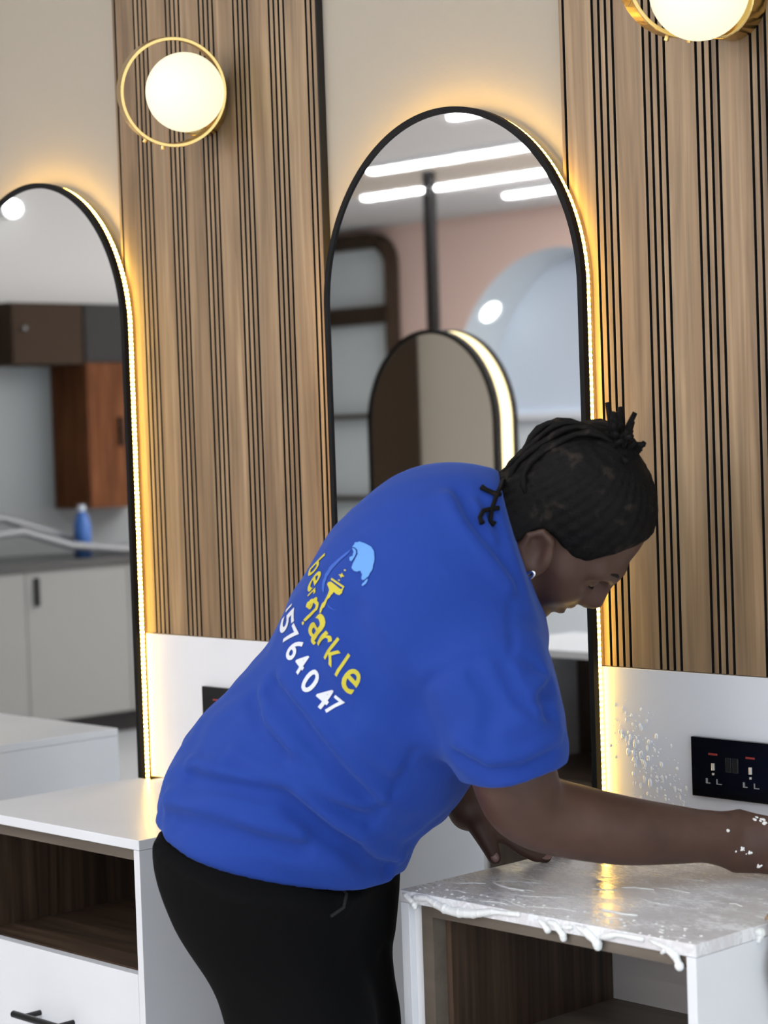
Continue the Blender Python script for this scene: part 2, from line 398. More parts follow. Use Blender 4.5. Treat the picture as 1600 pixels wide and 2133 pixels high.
# ------------------------------------------------------------------ sockets
def socket(x, z, label):
    e = empty('wall_socket', (x, -.004, z), label, 'socket', 'black double wall sockets')
    wd, h = .146, .0865; y = -.0042
    obj('plate', bx((x, y-.009, z-h), (x+wd, y, z)), M['blackplastic'], e, bevel=.0012)
    yp = y-.0092
    for sx in (.040, .106):
        obj('indicator', bx((x+sx-.008, yp-.0006, z-.0245), (x+sx+.008, yp+.0004, z-.0215)), mat('red_indicator', (.28, .03, .025), .4), e, bevel=.0008)
        bm = bmesh.new()
        tube(bm, [(x+sx, yp-.0006, z-.036), (x+sx, yp-.0006, z-.046)], .0026, 8); 
        tube(bm, [(x+sx, yp-.0006, z-.050), (x+sx, yp-.0006, z-.053)], .0018, 8)
        box(bm, (x+sx-.0135, yp-.0008, z-.066), (x+sx-.0105, yp+.0004, z-.0585)); box(bm, (x+sx-.0105, yp-.0008, z-.066), (x+sx-.006, yp+.0004, z-.0645))
        box(bm, (x+sx+.0055, yp-.0008, z-.066), (x+sx+.007, yp+.0004, z-.0585)); box(bm, (x+sx+.007, yp-.0008, z-.066), (x+sx+.0145, yp+.0004, z-.0648))
        obj('pin_holes', bm, M['pin'], e)
    for sx in (.0625, .0745): 
        bm = bx((x+sx, yp-.0014, z-.047), (x+sx+.0105, yp+.0004, z-.026))
        obj('rocker_switch', bm, M['rocker'], e, bevel=.0012)
M['pin'] = mat('pin_metal', (.55, .54, .5), .35, .6); M['rocker'] = mat('rocker_black', (.012, .012, .012), .3)
socket(.1435, .934, 'black double wall socket partly hidden behind the blue shirt')
socket(1.2715, .931, 'black double wall socket on the splashed board at right')

# ------------------------------------------------------------------ wall lamps
def wall_lamp(g, ring_c, ring_R, nrm, base, label, rot=0):
    g = Vector(g); ring_c = Vector(ring_c); nrm = Vector(nrm).normalized(); base = Vector((base[0], 0, base[1]))
    e = empty('wall_lamp', (base.x, 0, base.z), label, 'wall lamp', 'ring wall lamps with globes')
    bm = bmesh.new(); tube(bm, [(base.x, -.0005, base.z), (base.x, -.030, base.z), (base.x, -.032, base.z)], [.056, .056, .053], 40)
    obj('base', bm, M['gold'], e, smooth=False, bevel=.001)
    bm = bmesh.new(); tube(bm, [(base.x, -.03, base.z), (base.x, -.055, base.z), g + Vector((-.02, .03, 0))], .010, 14)
    obj('stem', bm, M['gold'], e, smooth=True)
    bm = bmesh.new(); dirn = (g - Vector((base.x, -.03, base.z))).normalized(); c = g - dirn*.066
    tube(bm, [c - dirn*.012, c + dirn*.012], .03, 28); obj('socket_cup', bm, M['gold'], e)
    # ring: flat band
    a = nrm.orthogonal().normalized(); b = nrm.cross(a); bm = bmesh.new(); n = 72; w_, t_ = .017, .003
    prof = [(-t_, -w_), (t_, -w_), (t_, w_), (-t_, w_)]
    rings = [[bm.verts.new(ring_c + (a*math.cos(2*math.pi*i/n)+b*math.sin(2*math.pi*i/n))*(ring_R+p) + nrm*q) for p, q in prof] for i in range(n)]
    for i in range(n):
        A, B = rings[i], rings[(i+1) % n]
        for j in range(4): bm.faces.new((A[j], A[(j+1) % 4], B[(j+1) % 4], B[j]))
    obj('ring', bm, M['gold'], e, bevel=.0008)
    # three grub screws on the ring
    for t in (3.5, 3.85):
        dv = a*math.cos(t+rot)+b*math.sin(t+rot); bm = bmesh.new(); tube(bm, [ring_c+dv*(ring_R), ring_c+dv*(ring_R+.009)], .0035, 10); obj('screw', bm, M['gold'], e)
    bm = bmesh.new(); tube(bm, [ring_c + (Vector((base.x, -.03, base.z))-ring_c).normalized()*ring_R, (base.x, -.045, base.z)], .007, 10); obj('bracket', bm, M['gold'], e)
    bm = sphere(bmesh.new(), g, .0685, 40, 24); obj('globe', bm, M['globe'], e, smooth=True)['label'] = 'glowing round glass globe'
    return e
wall_lamp((.268, -.10, 1.9905), (.229, -.098, 1.9965), .092, (.882, -.419, -.19), (.207, 1.984), 'brass ring lamp with glowing globe on the left slatted panel')
wall_lamp((1.393, -.10, 1.976), (1.366, -.098, 2.011), .092, (.882, -.419, -.19), (1.378, 1.975), 'brass ring lamp with glowing globe cut off by the top edge', .3)

# ------------------------------------------------------------------ the rest of the salon (seen in the mirrors)
M['island_led'] = emis('neon_strip', (1.0, .80, .42), 3.2)
M['island_led'].cycles.emission_sampling = 'NONE'
def rounded_top(x0, x1, z0, z1, rad, n=8):
    p = [(x0, z0), (x1, z0)] + [(x1-rad+rad*math.cos(t*math.pi/2/n), z1-rad+rad*math.sin(t*math.pi/2/n)) for t in range(n+1)]
    return p + [(x0+rad-rad*math.sin(t*math.pi/2/n), z1-rad+rad*math.cos(t*math.pi/2/n)) for t in range(n+1)]
def display_shelf(x0, x1, y0, y1, zt, shelves, backm, label, yface=1):
    """open shelf unit; front at y1"""
    e = empty('display_shelf', ((x0+x1)/2, y0, 0), label, 'shelf unit')
    t = .02
    bm = bmesh.new(); o = rounded_top(x0, x1, 0, zt, .22); i_ = rounded_top(x0+t, x1-t, .08, zt-.10, .15)
    yb, yf = min(y0, y1), max(y0, y1)
    vs = [[bm.verts.new((p[0], y, p[1])) for p in q] for q, y in ((o, yb), (o, yf), (i_, yf), (i_, yb))]
    for a in range(4):
        A, B = vs[a], vs[(a+1) % 4]
        for k in range(len(o)): bm.faces.new((A[k], A[(k+1) % len(o)], B[(k+1) % len(o)], B[k]))
    obj('carcass', bm, M['brown'], e)
    s = 1 if y1 > y0 else -1
    bm = bmesh.new(); bm.faces.new([bm.verts.new((p[0], y0+s*.02, p[1])) for p in rounded_top(x0+t*.7, x1-t*.7, .06, zt-.07, .18)]); obj('back_panel', bm, backm, e)
    for z, th in shelves:
        a, b = sorted((y0+s*.025, y1-s*.02)); obj('shelf', bx((x0+t, a, z), (x1-t, b, z+th)), M['brown'], e)
    return e
display_shelf(-8.45, -7.45, -7.98, -7.85, 2.76, [(2.135, .12), (1.48, .03), (.905, .03), (.45, .03)], M['greenwhite'], 'tall dark-framed display shelf with pale backing beside the pink wall')
M['dimgrey'] = mat('dim_grey_backing', (.10, .10, .09), .6)
display_shelf(-4.75, -3.45, .01, -.30, 2.6, [(2.0, .05), (1.6, .03), (1.2, .03), (.8, .03), (.4, .03)], M['dimgrey'], 'dark display shelf with grey backing, seen dimly in the far mirror')
obj_post = empty('support_post', (-5.03, -5.87, 0), 'slim black square post rising to the ceiling behind the far mirror', 'post')
obj('shaft', bx((-5.056, -5.896, .012), (-5.004, -5.844, HC-.012)), M['frame'], obj_post)
obj('foot_plate', bx((-5.10, -5.94, 0), (-4.96, -5.80, .012)), M['frame'], obj_post); obj('head_plate', bx((-5.09, -5.93, HC-.012), (-4.97, -5.81, HC-.0005)), M['frame'], obj_post)
# free-standing lit mirror and cabinet across the aisle, facing the wall
def far_mirror(xc, R, zm, k, yb, yf):
    e = empty('arched_mirror', (xc, (yb+yf)/2, 0), 'free-standing arched mirror with glowing side strip, reflected behind the person', 'mirror', 'arched mirrors with lit edges')
    def rim(name, o, i_, ya, yc, m):
        bm = bmesh.new(); vs = [[bm.verts.new((p[0], y, p[1])) for p in q] for q, y in ((o, ya), (o, yc), (i_, yc), (i_, ya))]
        for a in range(4):
            A, B = vs[a], vs[(a+1) % 4]
            for j in range(len(o)): bm.faces.new((A[j], A[(j+1) % len(o)], B[(j+1) % len(o)], B[j]))
        obj(name, bm, m, e)
    A0 = lambda d: arch(xc, R-d, zm, k, d)
    rim('frame', A0(0), A0(.012), yf, yf-.025, M['frame']); rim('frame', A0(0), A0(.012), yb, yb+.02, M['frame'])
    rim('led_strip', A0(.004), A0(.013), yf-.0255, yb+.0205, M['island_led'])
    for y in (yf-.004, yb+.004):
        bm = bmesh.new(); bm.faces.new([bm.verts.new((p[0], y, p[1])) for p in A0(.0121)]); obj('glass', bm, M['mirror'], e)
far_mirror(-1.29, .268, 1.402, 1.05, -2.175, -2.08)
def far_cabinet(x0, x1, yf, yb, label):
    e = empty('salon_cabinet', ((x0+x1)/2, (yf+yb)/2, 0), label, 'cabinet', 'white salon cabinets')
    obj('top', bx((x0, yb, .755), (x1, yf, .775)), M['white'], e, bevel=.001)
    obj('side_panel', bx((x0, yb, 0), (x0+.018, yf, .7545)), M['white'], e); obj('side_panel', bx((x1-.018, yb, 0), (x1, yf, .7545)), M['white'], e)
    obj('back_panel', bx((x0+.0185, yb, .05), (x1-.0185, yb+.012, .7545)), M['dark_wood'], e)
    obj('shelf', bx((x0+.0185, yb+.0125, .40), (x1-.0185, yf-.01, .418)), M['dark_wood_x'], e); obj('door', bx((x0+.0185, yf-.025, .05), (x1-.0185, yf-.006, .395)), M['dark_wood'], e)
    obj('plinth', bx((x0+.02, yb+.02, 0), (x1-.02, yf-.05, .049)), M['black'], e)
far_cabinet(-1.005, -.42, -1.95, -2.37, 'white-topped dark cabinet across the aisle, reflected under the face')
# wash corner on the end wall, reflected in the left mirror
e = empty('wall_cabinet', (-5.45, -3.55, 1.76), 'dark brown wall cabinet over the wash counter, in the left mirror', 'cabinet')
obj('body', bx((-5.598, -3.745, 1.76), (-5.32, -3.335, 2.053)), M['brown'], e); obj('door', bx((-5.3195, -3.742, 1.763), (-5.302, -3.338, 2.05)), M['brown'], e)
bm = bmesh.new(); sphere(bm, (-5.29, -3.40, 1.93), .012, 12, 8); obj('knob', bm, M['clearmetal'], e)
e = empty('wall_cabinet', (-5.45, -3.95, 1.06), 'tall wall cabinet with orange-brown door, in the left mirror', 'cabinet')
obj('body', bx((-5.598, -4.20, 1.06), (-5.32, -3.75, 1.768)), M['orange'], e); obj('upper_body', bx((-5.598, -4.20, 1.7685), (-5.32, -3.75, 2.053)), M['black'], e)
d_ = obj('door', bx((-5.3195, -4.195, 1.063), (-5.302, -3.755, 1.765)), M['orange'], e); obj('upper_door', bx((-5.3195, -4.195, 1.77), (-5.302, -3.755, 2.05)), M['black'], e)
h_ = obj('handle', bx((-5.3015, -3.95, 1.36), (-5.285, -3.935, 1.50)), M['frame'], e); h_.parent = d_; h_.matrix_parent_inverse = Matrix.Identity(4)
e = empty('base_cabinet', (-5.3, -3.3, 0), 'white base cabinet under the wash counter, in the left mirror', 'cabinet')
obj('body', bx((-5.598, -4.40, .1), (-5.03, -2.4, .80)), M['shaded_cab'], e); obj('plinth', bx((-5.598, -4.39, 0), (-5.08, -2.42, .0995)), M['black'], e)
for k, (ya, yb_) in enumerate(((-4.395, -3.74), (-3.735, -3.16), (-3.155, -2.41))):
    d_ = obj('door', bx((-5.0295, ya, .105), (-5.012, yb_, .795)), M['shaded_cab'], e)
    h_ = obj('handle', bx((-5.0115, yb_-.06, .64), (-4.99, yb_-.045, .77)), M['frame'], e); h_.parent = d_; h_.matrix_parent_inverse = Matrix.Identity(4)
o = obj('counter_top', bx((-5.598, -4.42, .8005), (-5.0, -2.38, .84)), mat('dark_counter', (.05, .055, .055), .3), None); tag(o, 'dark counter top of the wash corner, in the left mirror', 'counter')
# plastic-wrapped pipes and a bottle on that counter
for z, x, lab in ((.90, -5.16, 'grey plastic-wrapped pipe lying on the wash counter, nearer one'), (.96, -5.32, 'grey plastic-wrapped pipe lying on the wash counter, rear one')):
    bm = bmesh.new(); pts = [(x, -2.5, .862), (x+.02, -2.9, z+.06), (x, -3.25, z+.08), (x+.03, -3.5, z), (x+.05, -3.8, .862), (x+.04, -4.1, .862)]
    tube(bm, pts, .021, 12); o = obj('wrapped_pipe', bm, M['clearmetal'], None, smooth=True); tag(o, lab, 'pipe', 'wrapped pipes on the wash counter')
e = empty('plastic_bottle', (-5.2, -3.62, .8405), 'blue plastic bottle on the wash counter, in the left mirror', 'bottle')
bm = bmesh.new(); tube(bm, [(-5.2, -3.62, z) for z in (.841, .845, .99, 1.03, 1.05, 1.055)], [.036, .042, .042, .03, .016, .015], 20); obj('bottle_body', bm, M['blueplastic'], e, smooth=True)
bm = bmesh.new(); tube(bm, [(-5.2, -3.62, z) for z in (1.0555, 1.085)], .018, 16); obj('cap', bm, M['coolwhite'], e)
e = empty('spot_lamp', (-5.45, -3.5, 2.52), 'small round white spot lamp on the bulkhead, in the left mirror', 'lamp')
bm = bmesh.new(); tube(bm, [(-5.4495, -3.42, 2.50), (-5.40, -3.42, 2.50)], .04, 20); obj('housing', bm, M['white_edge'], e)
bm = bmesh.new(); sphere(bm, (-5.375, -3.42, 2.50), .042, 20, 12); obj('bulb', bm, M['spot'], e, smooth=True)
# ------------------------------------------------------------------ distance-field modelling (for the person)
def chain_d(p, ch, k=0.0):
    """distance to a chain of round cones; ch rows x,y,z,r"""
    best = None
    ch = np.asarray(ch, np.float32)
    segs = [(ch[i], ch[i+1]) for i in range(len(ch)-1)] if len(ch) > 1 else [(ch[0], ch[0])]
    for a, b in segs:
        pa = p - a[:3]; ba = b[:3] - a[:3]; L2 = float(ba @ ba)
        if L2 > 1e-12:
            t = np.clip(pa @ ba / L2, 0, 1); dd = pa - t[:, None]*ba
            d = np.sqrt((dd*dd).sum(1)) - (a[3] + t*(b[3]-a[3]))
        else: d = np.sqrt((pa*pa).sum(1)) - a[3]
        best = d if best is None else smin(best, d, k)
    return best
def smin(a, b, k):
    if k <= 0: return np.minimum(a, b)
    h = np.clip(k - np.abs(a-b), 0, None)/k
    return np.minimum(a, b) - h*h*k*.25
def smax(a, b, k): return -smin(-a, -b, k)
def ell_d(p, c, rad):
    q = p - np.asarray(c, np.float32); rad = np.asarray(rad, np.float32)
    k0 = np.sqrt(((q/rad)**2).sum(1)); k1 = np.sqrt(((q/(rad*rad))**2).sum(1)) + 1e-9
    return k0*(k0-1)/k1
def surface_nets(fn, lo, hi, h, B=8):
    lo = np.asarray(lo, float); n = np.ceil((np.asarray(hi)-lo)/h/B).astype(int)
    bi = np.stack(np.meshgrid(*[np.arange(k) for k in n], indexing='ij'), -1).reshape(-1, 3)
    def ev(pts):
        out = np.empty(len(pts), np.float32)
        for i in range(0, len(pts), 150000): out[i:i+150000] = fn(pts[i:i+150000].astype(np.float32))
        return out
    cen = lo + (bi+.5)*B*h; dc = ev(cen)
    V = np.full(n*B, 1., np.float32)
    Vb = V.reshape(n[0], B, n[1], B, n[2], B).transpose(0, 2, 4, 1, 3, 5)   # a view
    sg = np.where(dc.reshape(n) < 0, -1., 1.).astype(np.float32); Vb *= sg[..., None, None, None]
    act = bi[np.abs(dc) < B*h*1.15]
    off = np.stack(np.meshgrid(*[np.arange(B)]*3, indexing='ij'), -1).reshape(-1, 3)
    gi = (act[:, None, :]*B + off[None]).reshape(-1, 3)
    V[gi[:, 0], gi[:, 1], gi[:, 2]] = ev(lo + gi*h)
    ins = V < 0
    c = [ins[i:ins.shape[0]-1+i, j:ins.shape[1]-1+j, k:ins.shape[2]-1+k] for i in (0, 1) for j in (0, 1) for k in (0, 1)]
    s = sum(x.astype(np.int8) for x in c); cells = np.argwhere((s > 0) & (s < 8))
    idm = -np.ones(s.shape, np.int32); idm[tuple(cells.T)] = np.arange(len(cells))
    acc = np.zeros((len(cells), 3)); cnt = np.zeros(len(cells))
    C = [np.array(v) for v in ((0,0,0),(0,0,1),(0,1,0),(0,1,1),(1,0,0),(1,0,1),(1,1,0),(1,1,1))]
    for a in range(8):
        for b in range(a+1, 8):
            if np.abs(C[a]-C[b]).sum() != 1: continue
            va = V[tuple((cells+C[a]).T)]; vb = V[tuple((cells+C[b]).T)]; m = (va < 0) != (vb < 0)
            t = va[m]/(va[m]-vb[m]); acc[m] += C[a] + t[:, None]*(C[b]-C[a]); cnt[m] += 1
    verts = lo + (cells + acc/cnt[:, None])*h
    faces = []
    for ax in range(3):
        sl0 = [slice(1, -1)]*3; sl1 = [slice(1, -1)]*3; sl0[ax] = slice(0, -1); sl1[ax] = slice(1, None)
        A = ins[tuple(sl0)]; Bq = ins[tuple(sl1)]
        e = np.argwhere(A != Bq); o = np.array([1, 1, 1]); o[ax] = 0; e = e + o
        u, w_ = [(1, 2), (2, 0), (0, 1)][ax]; du = np.zeros(3, int); du[u] = 1; dw = np.zeros(3, int); dw[w_] = 1
        q = np.stack([idm[tuple((e-du-dw).T)], idm[tuple((e-dw).T)], idm[tuple(e.T)], idm[tuple((e-du).T)]], 1)
        fl = ~ins[tuple(e.T)]; q[fl] = q[fl][:, ::-1]; faces.append(q[(q >= 0).all(1)])
    return verts, np.concatenate(faces)
def smooth_mesh(v, f, it=2, lam=.5):
    e = np.concatenate([f[:, [i, (i+1) % 4]] for i in range(4)]); 
    for _ in range(it):
        a = np.zeros_like(v); c = np.zeros(len(v))
        for k in range(3):
            a[:, k] = np.bincount(e[:, 0], v[e[:, 1], k], len(v)) + np.bincount(e[:, 1], v[e[:, 0], k], len(v))
        c = np.bincount(e[:, 0], minlength=len(v)) + np.bincount(e[:, 1], minlength=len(v))
        v = v + lam*(a/np.maximum(c, 1)[:, None] - v)
    return v
PD = {'torso': [[0.9328, -0.5136, 0.8289, 0.17009999999999997], [0.9344, -0.5109, 0.838, 0.169614], [0.936, -0.5082, 0.8471, 0.16912799999999997], [0.9406, -0.5037, 0.8589, 0.16815599999999997], [0.9488, -0.497, 0.8738, 0.166212], [0.96, -0.4887, 0.8914, 0.163782], [0.9759, -0.4783, 0.9131, 0.162324], [0.9993, -0.4646, 0.9404, 0.1626156], [1.0274, -0.449, 0.9715, 0.1638792], [1.0532, -0.4359, 1.003, 0.16524], [1.0743, -0.4271, 1.0345, 0.16708679999999998], [1.0932, -0.4206, 1.0663, 0.16903079999999998], [1.1102, -0.4145, 1.0961, 0.16912799999999997], [1.126, -0.4082, 1.1245, 0.1666008], [1.14, -0.4023, 1.1509, 0.16222679999999998], [1.1509, -0.3967, 1.1721, 0.156492], [1.1576, -0.3911, 1.1855, 0.1493964], [1.1613, -0.3856, 1.1936, 0.1410372], [1.1649, -0.3805, 1.2009, 0.132192], [1.1683, -0.376, 1.2077, 0.1233468], [1.1714, -0.3718, 1.2135, 0.11391839999999999], [1.177, -0.3666, 1.2212, 0.103032], [1.1867, -0.3596, 1.2324, 0.0898128], [1.1989, -0.3516, 1.2454, 0.0750384], [1.211, -0.3435, 1.2583, 0.060264]],
 'sleeve_r': [[1.1791, -0.4063, 1.1182, 0.123], [1.2648, -0.4288, 1.054, 0.091], [1.2936, -0.4309, 0.9928, 0.078], [1.3085, -0.4257, 0.9352, 0.058], [1.3151, -0.4207, 0.8985, 0.058]],
 'sleeve_l': [[1.0899, -0.3202, 1.2223, 0.1], [1.0361, -0.2943, 1.1368, 0.085], [1.0244, -0.2947, 1.0878, 0.072]],
 'arm_r': [[1.1741, -0.3824, 1.1225, 0.06], [1.1969, -0.3948, 1.1119, 0.0592], [1.2204, -0.4084, 1.1029, 0.0585], [1.2421, -0.42, 1.0913, 0.0578], [1.2591, -0.4265, 1.0725, 0.057], [1.2702, -0.4259, 1.0414, 0.0563], [1.2771, -0.4203, 1.0015, 0.0557], [1.2813, -0.4123, 0.9615, 0.055], [1.2845, -0.4047, 0.9302, 0.054], [1.2857, -0.3984, 0.9108, 0.0525], [1.2845, -0.3918, 0.8982, 0.0506], [1.2832, -0.3842, 0.8894, 0.0488], [1.2841, -0.3745, 0.881, 0.0475], [1.2876, -0.3624, 0.873, 0.0471], [1.2927, -0.3483, 0.8669, 0.0472], [1.2989, -0.3329, 0.8618, 0.0474], [1.3056, -0.317, 0.8566, 0.0472], [1.3131, -0.3004, 0.8511, 0.0466], [1.3216, -0.2827, 0.8458, 0.0457], [1.3303, -0.2648, 0.8409, 0.0447], [1.3386, -0.2473, 0.8365, 0.0435], [1.3463, -0.2303, 0.8328, 0.0421], [1.3537, -0.2135, 0.8297, 0.0404], [1.3609, -0.197, 0.827, 0.0387], [1.3679, -0.1811, 0.8243, 0.037], [1.3744, -0.1661, 0.8217, 0.0354], [1.3806, -0.1518, 0.8194, 0.0338], [1.3867, -0.1377, 0.8172, 0.0321], [1.3929, -0.1235, 0.8149, 0.0305]],
 'arm_l': [[1.0899, -0.3206, 1.2155, 0.06], [1.0361, -0.2953, 1.1161, 0.055], [1.0057, -0.2896, 1.0095, 0.048], [1.0036, -0.2797, 0.9662, 0.043], [1.0105, -0.241, 0.8771, 0.036], [1.0208, -0.2184, 0.8288, 0.029]],
 'hand_r': [[[1.3929, -0.1232, 0.8201, 0.028], [1.4108, -0.0925, 0.8261, 0.019], [1.4397, -0.0623, 0.8247, 0.0145]], [[1.3929, -0.1235, 0.8149, 0.028], [1.4162, -0.095, 0.8097, 0.02], [1.4473, -0.0623, 0.8102, 0.0145]], [[1.3929, -0.1237, 0.8116, 0.028], [1.4163, -0.0958, 0.7938, 0.02], [1.4474, -0.0632, 0.7923, 0.014]], [[1.3929, -0.1237, 0.8102, 0.027], [1.411, -0.0948, 0.781, 0.019], [1.4399, -0.0649, 0.773, 0.0135]], [[1.4397, -0.0623, 0.8247, 0.0125], [1.4813, -0.0624, 0.8207, 0.011], [1.5031, -0.0548, 0.8054, 0.01], [1.4899, -0.0481, 0.7863, 0.009]], [[1.4473, -0.0623, 0.8102, 0.0125], [1.4898, -0.0615, 0.8069, 0.011], [1.5115, -0.0541, 0.7899, 0.01], [1.4974, -0.0482, 0.772, 0.009]], [[1.4474, -0.0632, 0.7923, 0.012], [1.4876, -0.0648, 0.7887, 0.0105], [1.5084, -0.0582, 0.775, 0.0095], [1.4981, -0.0552, 0.764, 0.009]], [[1.4399, -0.0649, 0.773, 0.0115], [1.474, -0.0656, 0.7693, 0.01], [1.4927, -0.0609, 0.7623, 0.009], [1.4831, -0.0568, 0.7557, 0.0085]], [[1.3902, -0.114, 0.8271, 0.019], [1.407, -0.0815, 0.8347, 0.014], [1.4277, -0.0602, 0.8271, 0.012], [1.4489, -0.0532, 0.8136, 0.0105]]],
 'hand_l': [[[1.0208, -0.2184, 0.8288, 0.027], [1.0448, -0.2087, 0.8107, 0.018], [1.0664, -0.2016, 0.7936, 0.0125]], [[1.0208, -0.2184, 0.8288, 0.027], [1.0428, -0.1963, 0.8114, 0.018], [1.0678, -0.1853, 0.7983, 0.0125]], [[1.0208, -0.2184, 0.8288, 0.027], [1.0349, -0.1827, 0.8128, 0.018], [1.0605, -0.164, 0.7985, 0.012]], [[1.0138, -0.2113, 0.827, 0.025], [1.0305, -0.1728, 0.8138, 0.017], [1.0552, -0.1478, 0.7983, 0.0115]], [[1.0664, -0.2016, 0.7936, 0.0115], [1.0878, -0.1874, 0.7747, 0.0105], [1.1043, -0.1708, 0.7613, 0.0095], [1.1141, -0.1578, 0.7589, 0.0085]], [[1.0678, -0.1853, 0.7983, 0.0115], [1.0859, -0.1602, 0.778, 0.0105], [1.0934, -0.1314, 0.7622, 0.0095], [1.0976, -0.1128, 0.7589, 0.0085]], [[1.0605, -0.164, 0.7985, 0.011], [1.0725, -0.1307, 0.779, 0.01], [1.0846, -0.1043, 0.7647, 0.0092], [1.0898, -0.0846, 0.7607, 0.008]], [[1.0552, -0.1478, 0.7983, 0.0105], [1.0615, -0.1132, 0.7807, 0.0095], [1.0689, -0.0844, 0.7684, 0.0085], [1.0765, -0.0693, 0.7655, 0.0075]], [[1.0287, -0.2246, 0.8284, 0.02], [1.0484, -0.2269, 0.8068, 0.018], [1.0623, -0.2253, 0.7827, 0.0135], [1.07, -0.2212, 0.7625, 0.0105]]],
 'neck': [[1.1815, -0.3613, 1.2328, 0.068], [1.2109, -0.3155, 1.2423, 0.056], [1.2315, -0.2795, 1.2418, 0.054]],
 'pelvis': [[0.9677, -0.5644, 0.8207, 0.14191199999999998], [0.9126, -0.4637, 0.8017, 0.14191199999999998]],
 'butt': [[0.927, -0.5924, 0.8237, 0.08747999999999999], [0.8604, -0.5183, 0.8043, 0.08747999999999999]],
 'leg_r': [[0.938, -0.5534, 0.7952, 0.11469599999999999], [0.9453, -0.5564, 0.7327, 0.110808], [0.9931, -0.5368, 0.5729, 0.09525600000000001], [1.0211, -0.5147, 0.4407, 0.07776], [1.0263, -0.5176, 0.2878, 0.066096], [1.0292, -0.5233, 0.1283, 0.056376]],
 'leg_l': [[0.8998, -0.4355, 0.7678, 0.11664], [0.9072, -0.4312, 0.7051, 0.11178], [0.9246, -0.4222, 0.5359, 0.094284], [0.9371, -0.4166, 0.3988, 0.07776], [0.9401, -0.4222, 0.2393, 0.066096], [0.9416, -0.4296, 0.073, 0.056376]],
 'hem': [[0.8104, -0.6259, 0.8565], [-0.2666, -0.068, -0.9614]],
 'cuff': [[1.2716, -0.4647, 0.9289], [0.0511, 0.1666, -0.9847]],
 'collar': [[1.2073, -0.3228, 1.3098], [0.754, 0.6023, 0.2621]],
 'head': [[1.271, -0.259, 1.2555], [0.3846, 0.3566, -0.8514], [-0.4127, 0.8915, 0.1869], [0.8257, 0.2794, 0.4901]]}
